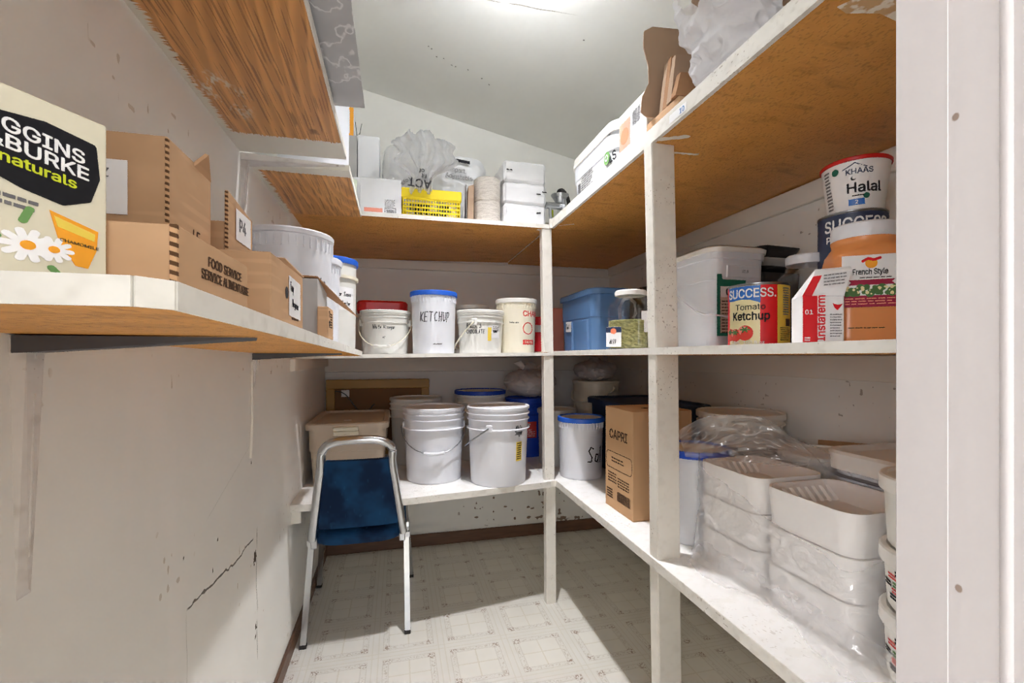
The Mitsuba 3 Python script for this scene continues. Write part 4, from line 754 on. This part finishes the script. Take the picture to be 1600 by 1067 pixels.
# raised opening of the bag behind the trays
nu, nv = 60, 26; v = []
for i in range(nv):
    q = i / (nv - 1)
    for j in range(nu):
        s_ = j / (nu - 1); yy = 1.245 - .50 * s_; top = .885 + (.115 * math.exp(-((s_ - .22) / .20) ** 2) + .045 * (1 - s_) + .01 * math.sin(s_ * 23)) * q
        v.append((.875 + .27 * min(1, s_ * 2.2) - .03 * q, yy + .0 * q, top))
t.part('opening', crumple(TM(np.array(v), grid_faces(nu, nv, False), process=False), .014, 24, 11), 'm_film', True)
# skirt of film spread on the shelf in front
v = []
for i in range(20):
    q = i / 19
    for j in range(70):
        s_ = j / 69; v.append((.868 - .065 * q * (.6 + .4 * math.sin(s_ * 9)), 1.17 - .56 * s_, .607 + .055 * (1 - q) ** 2))
t.part('skirt', crumple(TM(np.array(v), grid_faces(70, 20, False), process=False), .010, 26, 5), 'm_film', True)
# bag end on the floor below
m = trimesh.creation.icosphere(4, 1.); m = TM(m.vertices * [.16, .13, .09] + [.93, .80, .095], m.faces, process=False)
Thing('plastic_bag', 'grey clear plastic bag on the floor under the lower right shelf', 'plastic bag').solo(crumple(m, .035, 16, 8), 'm_film_milky', True)

# plastic bags on buckets
def knot_bag(label, x, y, z, r, h, seed, bs='m_film_milky', contents=None):
    m = trimesh.creation.icosphere(5, 1.); v = np.array(m.vertices); up = np.clip(v[:, 2], -1, 1)
    s = np.where(up > .55, 1 - (up - .55) / .45 * .62, 1.); v[:, 0] *= r * s; v[:, 1] *= r * s; v[:, 2] = (up + 1) / 2 * h + np.where(up > .85, (up - .85) * h * 1.2, 0)
    t = Thing('plastic_bag', label, 'plastic bag', at=(x, y, z)); t.part('film', crumple(TM(v, m.faces, process=False), .016, 20, seed), bs, True)
    if contents: c = TM(np.array(trimesh.creation.icosphere(3, 1.).vertices) * [r * .86, r * .86, h * .33] + [0, 0, h * .36], trimesh.creation.icosphere(3, 1.).faces, process=False); t.part('contents', crumple(c, .01, 22, seed + 4), contents, True)
    return t
mat('m_bag_white', L(226, 220, 214), .35)
t = knot_bag('knotted whitish plastic bag on the dark blue pail behind the corner post', .775, 2.62, .958, .150, .17, 21, 'm_film_milky', 'm_bag_white')
for a, b_ in (((-.03, 0, .155), (-.085, -.02, .205)), ((.02, 0, .155), (.09, 0, .195))):
    sm = hexa([(a[0] - .012, a[1], a[2]), (a[0] + .012, a[1], a[2]), (b_[0] - .02, b_[1], b_[2] - .01), (b_[0] + .022, b_[1], b_[2] + .008), (a[0], a[1] + .008, a[2]), (b_[0], b_[1] + .012, b_[2])]); t.part('knot_ear', crumple(split_long(sm, .01), .004, 60, 2), 'm_bag_white', True)
knot_bag('crumpled clear plastic bag on the cream bucket in the far corner', 1.185, 2.60, 1.047, .125, .125, 31, 'm_film_milky', 'm_bag_white')

# framed board behind the beige tote
t = Thing('framed_board', 'wood framed brown board leaning on the back wall behind the beige tote', 'picture frame', at=(-.105, 2.875, Z0))
t.part('backing', cbox(-.27, .27, .0, .008, .02, .44, .001), 'm_picture_back', False)
for nm, bb in (('frame_rail', (-.30, .30, .40, .455)), ('frame_rail', (-.30, .30, .0, .05)), ('frame_stile', (-.30, -.252, .05, .40)), ('frame_stile', (.252, .30, .05, .40))): t.part(nm, cbox(bb[0], bb[1], -.012, .012, bb[2], bb[3], .003), 'm_frame_wood', False)
t.part('sticker', place(sheet(.045, .04), (-.215, 0, .352), UX, UZ, .002), 'm_label_pale', False); t.part('cord', tube([(-.25 + .36 * q, -.008, .385 - .10 * math.sin(q * 3.1) + .03 * math.sin(q * 11)) for q in np.linspace(0, .62, 24)], .003, 6), 'm_black')

# ------------------------------------------------------------------ chair
t = Thing('chair', 'chrome framed stacking chair with dark blue upholstery pushed under the lower shelf', 'chair')
cx = -.150
def frame_pt(s_):
    """back frame, s 0..1 from left foot of the tube round the top to the right"""
    return None
arc = []; zb, zt, wb, wt = .455, .868, .172, .122
for q in np.linspace(0, 1, 9): z = zb + (zt - .085 - zb) * q; arc.append((cx - (wb + (wt - wb) * q * .92) - .010, 1.975 - .075 * q, z))
top = arc[-1]; hw = -(top[0] - cx)
for a in np.linspace(0, math.pi, 17)[1:-1]:
    ex = .62; arc.append((cx - hw * np.sign(math.cos(a)) * abs(math.cos(a)) ** ex + .0, 1.90 - .016 * math.sin(a), top[2] + .085 * abs(math.sin(a)) ** ex))
for q in np.linspace(1, 0, 9): z = zb + (zt - .085 - zb) * q; arc.append((cx + (wb + (wt - wb) * q * .92) + .004, 1.975 - .075 * q, z))
t.part('back_frame', tube(arc, .0168, 12), 'm_chrome')
bp = []
for (z, hw_) in ((.502, .156), (.53, .153), (.62, .142), (.72, .129), (.785, .120)):
    q = (z - zb) / (zt - .085 - zb); yy = 1.975 - .075 * q
    for xx in np.linspace(-1, 1, 13): bp.append((cx + xx * hw_, yy - .014 * (1 - xx ** 4) - .004, z)); 
fr = np.array(bp); bk = fr + [0, .034, 0]; n = 13; nf = len(fr); f = grid_faces(13, 5, False); f2 = [(a + nf, c_ + nf, b_ + nf) for a, b_, c_ in f]
rim = [j for j in range(13)] + [13 * i + 12 for i in range(1, 5)] + [52 + j for j in range(11, -1, -1)] + [13 * i for i in range(3, 0, -1)]
f3 = []
for a, b_ in zip(rim, rim[1:] + rim[:1]): f3 += [(a, a + nf, b_), (b_, a + nf, b_ + nf)]
t.part('backrest', TM(np.vstack([fr, bk]), f + f2 + f3, process=False), 'm_velvet', 50)
st = loft([(.418, .34, .42, .10), (.424, .38, .46, .12), (.455, .395, .475, .13), (.474, .375, .455, .12), (.482, .30, .38, .10)], k=10)
t.part('seat', moved(st, (cx - .005, 2.205, 0)), 'm_velvet', 60)
legs = [((-.372, 2.02, 0), (-.345, 2.06, .43)), ((.045, 2.021, 0), (.040, 2.10, .452)), ((-.389, 2.53, 0), (-.352, 2.42, .43)), ((.075, 2.53, 0), (.045, 2.42, .43))]
for a, b_ in legs:
    k = t.part('leg', bar((a[0], a[1], .012), b_, .023, .023), 'm_chrome', False); t.part('foot_cap', bar((a[0], a[1], 0), (a[0], a[1], .016), .025, .025), 'm_rubber', False, parent=k)
for sx in (-.348, .043): t.part('seat_rail', bar((sx, 2.02, .425), (sx, 2.44, .425), .022, .022), 'm_chrome', False)
t.part('crossbar', bar((-.348, 2.40, .412), (.043, 2.40, .412), .02, .02), 'm_chrome', False)
for p_ in ((-.325, 1.982, .44), (.022, 1.982, .44)): t.part('bracket', cbox(p_[0] - .012, p_[0] + .012, p_[1] - .01, p_[1] + .06, .418, .462, .003), 'm_chrome', False)

# ------------------------------------------------------------------ upper shelf, back run
ub = lambda x: uzb(x, 0) + .0192
t = carton('white carton with a salmon band and barcode beside the yellow basket', -.158, .020, 2.10, 2.30, ub(-.07), 1.985, 'm_paper_white')
t.part('band', place(sheet(.078, .030), (-.140, 2.10, 1.822), UX, UZ), 'm_salmon', False); k = t.part('barcode_panel', place(flat(sbox(0, 0, .048, .034).difference(sbox(.002, .002, .046, .032)), .0003), (-.052, 2.10, 1.822), UX, UZ), 'm_ink', False); t.part('barcode', place(barcode(.034, .020), (-.045, 2.10, 1.829), UX, UZ), 'm_ink_grey', False); t.part('print', place(text_lines(.045, 6, .006, .35), (-.052, 2.10, 1.89), UX, UZ), 'm_ink_grey', False)
def proll(label, x, y, z, h, r=.058, m='m_towel', film=False):
    t = Thing('paper_roll', label, 'paper roll', at=(x, y, z)); t.part('paper', crumple(lathe([(.020, 0), (r - .003, 0), (r, .004), (r, h * .25), (r, h * .5), (r, h * .75), (r, h - .004), (r - .003, h), (.022, h), (.020, h - .02), (.02, 0)], 48), .0012, 60, 3), m, 40); return t
proll('white paper roll behind the white carton, left one', -.185, 2.42, ub(-.15), .27, .06, 'm_paper_white'); proll('grey white paper roll behind the white carton, right one', -.045, 2.40, ub(-.05), .255, .062, 'm_bucket_grey')
t = carton('tall white carton standing behind the paper rolls', -.20, -.09, 2.52, 2.66, ub(-.1), 2.36, 'm_paper_white'); t = carton('grey carton at the far left of the upper back shelf', -.33, -.203, 2.50, 2.68, ub(-.3), 2.345, 'm_grey_card')
t = carton('white carton with yellow frame standing on the grey carton', -.295, -.22, 2.52, 2.58, 2.3455, 2.50, 'm_label'); t.part('yellow_frame', place(flat(sbox(0, 0, .075, .152).difference(sbox(.018, .014, .056, .138)), .0004), (-.295, 2.52, 2.347), UX, UZ), 'm_amber', False); t.part('yellow_bar', place(sheet(.006, .10), (-.268, 2.52, 2.37), UX, UZ, .001), 'm_amber', False)
Thing('wire_hook', 'thin black bent wire beside the yellow framed carton', 'wire').solo(tube([(-.212, 2.53, 2.43), (-.205, 2.53, 2.36), (-.19, 2.53, 2.37), (-.18, 2.53, 2.425)], .0018, 6), 'm_black')
b = bucket('white tub with an orange mark on the high left shelf under the grey sheet', -.262, 1.60, 1.7755, .112, .33, ribs=False, taper=.95, open_=True); on(b, 'orange_mark', flat(Polygon([(0, 0), (.05, .012), (.04, .05)]), .0004), .35, .25, 'm_terracotta', .001, None, .01)
t = Thing('cup', 'pale green plastic cup at the corner of the high left shelf', 'cup', at=(-.185, 1.86, 1.7755)); t.solo(lathe([(0, 0), (.025, 0), (.036, .10), (.034, .10), (.023, .004), (0, .004)], 40), 'm_pale_green')
# yellow basket: lattice walls
t = Thing('basket', 'bright yellow plastic lattice basket on the upper back shelf', 'basket'); x0, x1, y0, y1, z0, z1 = .028, .285, 2.125, 2.36, ub(.1), 1.962
rails = lambda z, q=.003: cat([cbox(x0, x1, y0 - q, y0 + q, z, z + .007, .001), cbox(x0, x1, y1 - q, y1 + q, z, z + .007, .001), cbox(x0 - q, x0 + q, y0, y1, z, z + .007, .001), cbox(x1 - q, x1 + q, y0, y1, z, z + .007, .001)])
t.part('rim', cat([cbox(x0 - .008, x1 + .008, y0 - .008, y0 + .004, z1 - .045, z1, .003), cbox(x0 - .008, x1 + .008, y1 - .004, y1 + .008, z1 - .045, z1, .003), cbox(x0 - .008, x0 + .004, y0, y1, z1 - .045, z1, .003), cbox(x1 - .004, x1 + .008, y0, y1, z1 - .045, z1, .003)]), 'm_yellow', False)
for i in range(6): t.part('rail', rails(z0 + .002 + i * .019), 'm_yellow', False)
for i in range(22): xx = x0 + (x1 - x0) * i / 21; t.part('bar', cat([cbox(xx - .002, xx + .002, y0 - .002, y0 + .002, z0, z1 - .03, .0006), cbox(xx - .002, xx + .002, y1 - .002, y1 + .002, z0, z1 - .03, .0006)]), 'm_yellow', False)
for i in range(10): yy = y0 + (y1 - y0) * i / 9; t.part('bar', cat([cbox(x0 - .002, x0 + .002, yy - .002, yy + .002, z0, z1 - .03, .0006), cbox(x1 - .002, x1 + .002, yy - .002, yy + .002, z0, z1 - .03, .0006)]), 'm_yellow', False)
t.part('bottom', cbox(x0, x1, y0, y1, z0, z0 + .004, .001), 'm_yellow', False)
g = Thing('packet', 'yellow printed packet standing inside the yellow basket', 'packet'); g.part('body', cbox(x0 + .012, x1 - .012, y0 + .012, y0 + .10, z0 + .005, z1 - .035, .006), 'm_label', False)
for i, (s_, xx, zz) in enumerate(((.09, .03, .068), (.06, .155, .070), (.15, .05, .034))): g.part('print', place(text_lines(s_, 2, .018, .75, 50 + i), (x0 + xx, y0 + .012, z0 + zz), UX, UZ, .0006), 'm_ink', False)
# wrapped packs behind
def puffy(w, d, h, n=26, p=5.0):
    m = trimesh.creation.icosphere(5, 1.); v = np.array(m.vertices); s_ = (np.abs(v) ** p).sum(1) ** (-1 / p); return TM(v * s_[:, None] * [w / 2, d / 2, h / 2] + [0, 0, h / 2], m.faces, process=False)
t = Thing('wrapped_pack', 'large white film-wrapped pack printed Adjustable behind the yellow basket', 'pack', at=(.335, 2.64, ub(.35)), rot=-.06); t.part('film', crumple(puffy(.33, .26, .50), .010, 13, 41), 'm_napkin', True)
for s_, zz, xx in (('Conte', .430, -.10), ('à Compart.', .395, -.11), ('Adjustable', .355, -.07)): t.part('lettering', place(text(s_, .026, squeeze=.85), (xx, -.138, zz), (1, 0, -.10), UZ, .006), 'm_ink_grey', False)
t.part('print', place(flat(sbox(0, 0, .075, .016), .0004), (-.01, -.138, .442), (1, .0, -.12), UZ, .006), 'm_ink', False)
t = Thing('wrapped_pack', 'white bundle in clear film at the left of the large wrapped pack', 'pack', at=(.045, 2.62, ub(.0))); t.part('bundle', cbox(-.085, .095, -.10, .10, 0, .49, .02), 'm_paper_white', 30); t.part('film', crumple(puffy(.235, .25, .53), .010, 13, 47), 'm_film', True)
# carrier bag draped over the yellow basket
nu, nv = 64, 64; v = []
for i in range(nv):
    q = i / (nv - 1)
    for j in range(nu):
        s_ = j / (nu - 1) * 2 - 1; wq = .115 + .035 * math.sin(q * 5.) - .05 * max(0, q - .72) / .28 + .02 * math.sin(q * 14)
        v.append((.120 + s_ * wq + .018 * math.sin(q * 4), 2.40 - .30 * min(1, q * 1.25) ** .7 - .045 * (1 - s_ * s_) + .014 * math.sin(s_ * 17 + q * 3) + .006 * math.sin(s_ * 41 + q * 2), 2.335 - .40 * q - .03 * (s_ * s_) * (1 - q) + .012 * math.sin(s_ * 9)))
t = Thing('carrier_bag', 'thin whitish translucent carrier bag hanging over the yellow basket', 'plastic bag'); t.part('film', crumple(TM(np.array(v), grid_faces(nu, nv, False), process=False), .012, 16, 3, .004), 'm_film_milky', True)
for s_, hh, xx, zz in (('ACT', .036, .150, 1.972), ('of', .018, .12, 2.022), ('fit', .018, .13, 2.0)): t.part('lettering', place(text(s_, hh, True), (xx, 2.045, zz), (-1, 0, .08), (-.08, 0, -1), .0), 'm_ink', False)
t.part('lettering', place(text('Toys', .016, True), (.055, 2.045, 1.985), (-1, 0, -.9), (.9, 0, -1), .0), 'm_ink', False)
# grey card flaps and rolls, napkins
Thing('card_divider', 'grey card standing on edge just right of the yellow basket', 'cardboard').solo(hexa([(.298, 2.10, ub(.3)), (.302, 2.10, ub(.3)), (.335, 2.28, ub(.3)), (.339, 2.28, ub(.3)), (.305, 2.12, 1.99), (.309, 2.12, 1.99), (.335, 2.28, 2.06), (.339, 2.28, 2.06)]), 'm_grey_card', False)
Thing('card_divider', 'brown grey folded card beside the paper towel rolls', 'cardboard').solo(hexa([(.318, 2.10, ub(.3)), (.350, 2.12, ub(.3)), (.345, 2.30, ub(.3)), (.365, 2.30, ub(.3)), (.322, 2.10, 1.985), (.352, 2.12, 2.005), (.345, 2.30, 2.03), (.365, 2.30, 2.03)]), 'm_taupe_card', False)
proll('upper brown paper towel roll of the pair beside the napkin packs', .424, 2.17, ub(.42) + .1105, .112, .064); proll('lower brown paper towel roll of the pair beside the napkin packs', .424, 2.17, ub(.42), .11, .064)
for i, lb in enumerate(('bottom white film-wrapped napkin pack of the stack of three', 'middle white film-wrapped napkin pack of the stack of three', 'top white film-wrapped napkin pack of the stack of three')):
    t = Thing('napkin_pack', lb, 'napkins', at=(.600 + .004 * (i % 2), 2.235, ub(.6) + .1035 * i), rot=(.03, -.02, .02)[i]); m = split_long(cbox(-.107, .107, -.115, .115, .0, .103, .012), .014); t.part('film', crumple(m, .004, 22, 60 + i, .0015), 'm_napkin', 50)
    for xx, zz in (((.055, .062),), ((.055, .050), (.085, .062)), ((-.095, .052), (-.078, .052)))[i]: t.part('print', place(flat(sbox(0, 0, .022 if i < 2 else .012, .005), .0004), (xx, -.1165, zz), (1, 0, .12 if i == 0 else -.05), UZ, .004), 'm_ink', False)
# jar and hand-cranked grinder in the corner
t = Thing('jar', 'clear jar with a yellow patch in the corner of the upper shelf', 'jar', at=(.795, 2.42, uzr(0, 2.4) + .0225)); t.part('glass', lathe([(0, .002), (.075, .002), (.078, .01), (.078, .16), (.06, .20), (.05, .215), (.05, .225)], 44), 'm_clear'); t.part('contents', lathe([(0, .006), (.072, .006), (.074, .09), (0, .10)], 40), 'm_bucket_cream'); t.part('label', bend(sheet(.07, .05, 10, 1), lambda z: .0785, door(.8, 2.4) - .5, .02), 'm_kraft', True); t.part('patch', bend(sheet(.03, .04, 6, 1), lambda z: .0785, door(.8, 2.4) + .35, .12), 'm_lime', True)
t = Thing('grinder', 'chrome hand-cranked grinder with a dark disc beside the white tubs', 'grinder', at=(.815, 2.215, uzr(0, 2.2) + .0225))
t.part('barrel', tube([(-.075, 0, .135), (.03, 0, .135)], .017, 16), 'm_chrome'); t.part('hopper', lathe([(.02, .15), (.045, .19), (.047, .192), (.02, .152)], 32), 'm_chrome'); t.part('stand', tube([(-.055, 0, .13), (-.05, .0, .07), (-.052, 0, 0)], .008, 10), 'm_chrome'); t.part('clamp', cbox(-.085, -.02, -.015, .015, 0, .03, .004), 'm_steel')
dm = trimesh.creation.cylinder(.055, .012, sections=40); dm.apply_transform(trimesh.transformations.rotation_matrix(math.pi / 2 - .5, [0, 1, 0])); t.part('disc', moved(TM(dm.vertices, dm.faces, process=False), (.035, .04, .19)), 'm_rubber'); dm2 = trimesh.creation.cylinder(.060, .010, sections=40); dm2.apply_transform(trimesh.transformations.rotation_matrix(math.pi / 2, [0, 1, 0])); t.part('flange', moved(TM(dm2.vertices, dm2.faces, process=False), (.012, 0, .115)), 'm_chrome'); t.part('crank', tube([(-.075, 0, .135), (-.085, 0, .09), (-.09, 0, .045), (-.115, 0, .043)], .006, 8), 'm_chrome')

# ------------------------------------------------------------------ upper shelf, right run
ur = lambda y: uzr(0, y) + .0245
def open_tub(label, x0, x1, y0, y1, z0, h, m='m_bucket', r=.07):
    w, d = x1 - x0, y1 - y0; t = Thing('tub', label, 'tub', at=((x0 + x1) / 2, (y0 + y1) / 2, z0))
    t.part('body', loft([(0, w * .86, d * .86, r), (.008, w * .90, d * .90, r), (h * .55, w * .94, d * .94, r), (h * .56, w * .965, d * .965, r), (h - .045, w * .97, d * .97, r)], k=8), m); t.part('lid', loft([(h - .045, w * 1.0, d * 1.0, r), (h - .030, w * 1.0, d, r), (h - .026, w * .985, d * .985, r), (h - .014, w * .99, d * .99, r), (h - .004, w * .975, d * .975, r), (h, w * .94, d * .94, r)], k=8), 'm_bucket_lid'); return t
t = open_tub('front white lidded tub with round green emblem on the upper right shelf', .775, 1.06, 1.52, 1.985, ur(1.75), .245)
k = t.part('label', place(sheet(.16, .10), (-.130, .14, .05), F, UZ, .004), 'm_label_pale', False); t.part('print', place(text_lines(.12, 8, .010, .4), (-.130, .10, .135), F, UZ, .006), 'm_ink_grey', False, parent=k); t.part('barcode', place(barcode(.026, .05), (-.130, .135, .065), F, UZ, .006), 'm_ink_grey', False, parent=k)
t.part('emblem', place(flat(Point(0, 0).buffer(.024), .0004), (-.1335, -.150, .115), F, UZ, .004), 'm_leaf_bright', False); t.part('emblem', place(flat(Point(0, 0).buffer(.013).difference(Point(0, 0).buffer(.008)), .0004), (-.1335, -.150, .115), F, UZ, .0055), 'm_label', False); t.part('lettering', place(text('LS', .036, True), (-.1335, -.172, .085), F, (0, .25, 1), .004), 'm_ink', False); t.part('lettering', place(text('MADE FOR', .009), (-.1335, -.12, .19), F, UZ, .004), 'm_ink_grey', False)
open_tub('white lidded tub against the right wall on the upper shelf', 1.08, 1.40, 1.55, 2.0, ur(1.75), .36)
t = carton('white sugar carton with an orange emblem and barcode label on the upper right shelf', .775, 1.08, 1.305, 1.492, ur(1.4), 2.055, 'm_bucket_warm', name='sugar_carton')
k = t.part('label', place(sheet(.075, .095), (.775, 1.487, 1.925), F, UZ), 'm_salmon', False); t.part('emblem', place(flat(Point(0, 0).buffer(.028), .0004), (.775, 1.450, 1.968), F, UZ, .001), 'm_orange_print', False, parent=k); t.part('barcode_panel', place(sheet(.075, .085), (.775, 1.408, 1.955), F, UZ), 'm_label', False); t.part('barcode', place(barcode(.05, .05, 9), (.775, 1.395, 1.975), F, UZ, .001), 'm_ink_grey', False)
t.part('lettering', place(text('sugar', .022, True), (.775, 1.480, 1.880), F, UZ), 'm_ink', False); t.part('arrow_print', place(flat(LineString([(0, 0), (.04, .04), (.07, .04), (.07, .025)]).buffer(.003), .0004), (.775, 1.395, 1.868), F, UZ), 'm_ink', False)
t = carton('small tan carton lying under the folded cardboard on the upper right shelf', .765, 1.05, 1.12, 1.29, ur(1.2), 1.928, 'm_cardboard')
# die-cut cardboard sheet
dc = Polygon([(0, 0), (.028, 0), (.030, -.012), (.10, -.012), (.16, .0), (.16, .30), (.02, .30), (-.004, .285), (-.006, .235), (.010, .17), (.012, .11), (-.010, .06), (-.014, .012)]).buffer(.006)
m = trimesh.creation.extrude_polygon(dc, .004, engine='earcut'); Thing('cardboard_sheet', 'die-cut brown cardboard sheet with curved edge standing on the upper right shelf', 'cardboard').solo(place(TM(m.vertices * [1, .9, 1], m.faces, process=False), (.752, 1.268, 1.944), (1, -.12, 0), UZ), 'm_taupe_card', False)
# folded cardboard bundle
for i, (yy, z0, z1, x0) in enumerate(((1.225, 1.930, 2.09, .775), (1.195, 1.930, 2.085, .768), (1.165, 1.930, 2.07, .762), (1.135, 1.930, 2.0, .757))):
    Thing('folded_carton', ('flat folded carton at the back of the bundle beside the die-cut sheet', 'second flat folded carton of the bundle beside the die-cut sheet', 'third flat folded carton of the bundle beside the die-cut sheet', 'front flat folded carton of the bundle, its pale edge showing')[i], 'cardboard').solo(hexa([(x0, yy - .012, z0), (x0, yy + .012, z0), (x0 + .25, yy - .012, z0), (x0 + .25, yy + .012, z0), (x0 + .02, yy - .006, z1), (x0 + .02, yy + .012, z1), (x0 + .25, yy - .006, z1 + .02), (x0 + .25, yy + .012, z1 + .02)]), ('m_taupe_card', 'm_cardboard_dark')[i % 2], False)
# white plastic bag hanging at the shelf edge with a box in it
m = trimesh.creation.icosphere(6, 1.); v = np.array(m.vertices); pp_ = 3.2; s_ = (np.abs(v) ** pp_).sum(1) ** (-1 / pp_); v = v * s_[:, None]
wz = .55 + .45 * (v[:, 2] + 1) / 2; v = np.stack([v[:, 0] * .115 * wz + .815 - .02 * v[:, 2], v[:, 1] * .135 * wz + .985, v[:, 2] * .20 + 2.07], 1)
fc = m.vertices[m.faces].mean(1); keep = fc[:, 2] < -.02 + .75 * np.abs(fc[:, 1]) ** 2.0 + .08 * np.sin(fc[:, 0] * 7)
t = Thing('plastic_bag', 'white translucent plastic bag holding a brown box on the upper right shelf', 'plastic bag'); t.part('film', crumple(TM(v, m.faces[keep], process=False), .026, 13, 71, .014), 'm_film_white', True)
bx = cbox(-.085, .10, -.095, .095, 0, .22, .003); bx = TM(bx.vertices @ trimesh.transformations.rotation_matrix(.30, [.3, 1, .25])[:3, :3].T + [.84, .965, 2.10], bx.faces, process=False)
Thing('carton', 'brown carton sticking out of the white bag on the upper right shelf', 'box').solo(bx, 'm_taupe_card', False)
# clear bag with brown goods at the near end
m = puffy(.34, .30, .26, p=3.); t = Thing('plastic_bag', 'clear crumpled bag of brownish goods at the near end of the upper right shelf', 'plastic bag', at=(.935, .62, ur(.7))); t.part('film', crumple(m, .025, 18, 81, .008), 'm_film', True)
t.part('goods', crumple(TM(np.array(puffy(.30, .26, .22, p=2.6).vertices) + [0, 0, .01], puffy(.30, .26, .22).faces, process=False), .022, 24, 85), 'm_goods', True)

# grey marbled sheet overhanging the high left shelf
t = Thing('marbled_sheet', 'grey marbled vinyl sheet overhanging the edge of the high left shelf', 'vinyl sheet')
t.solo(hexa([(-.38, .35, 1.783), (-.074, .35, 1.790), (-.074, 1.140, 1.790), (-.38, 1.15, 1.783), (-.38, .35, 1.786), (-.074, .35, 1.793), (-.074, 1.140, 1.793), (-.38, 1.15, 1.786)]), 'm_marble', False)
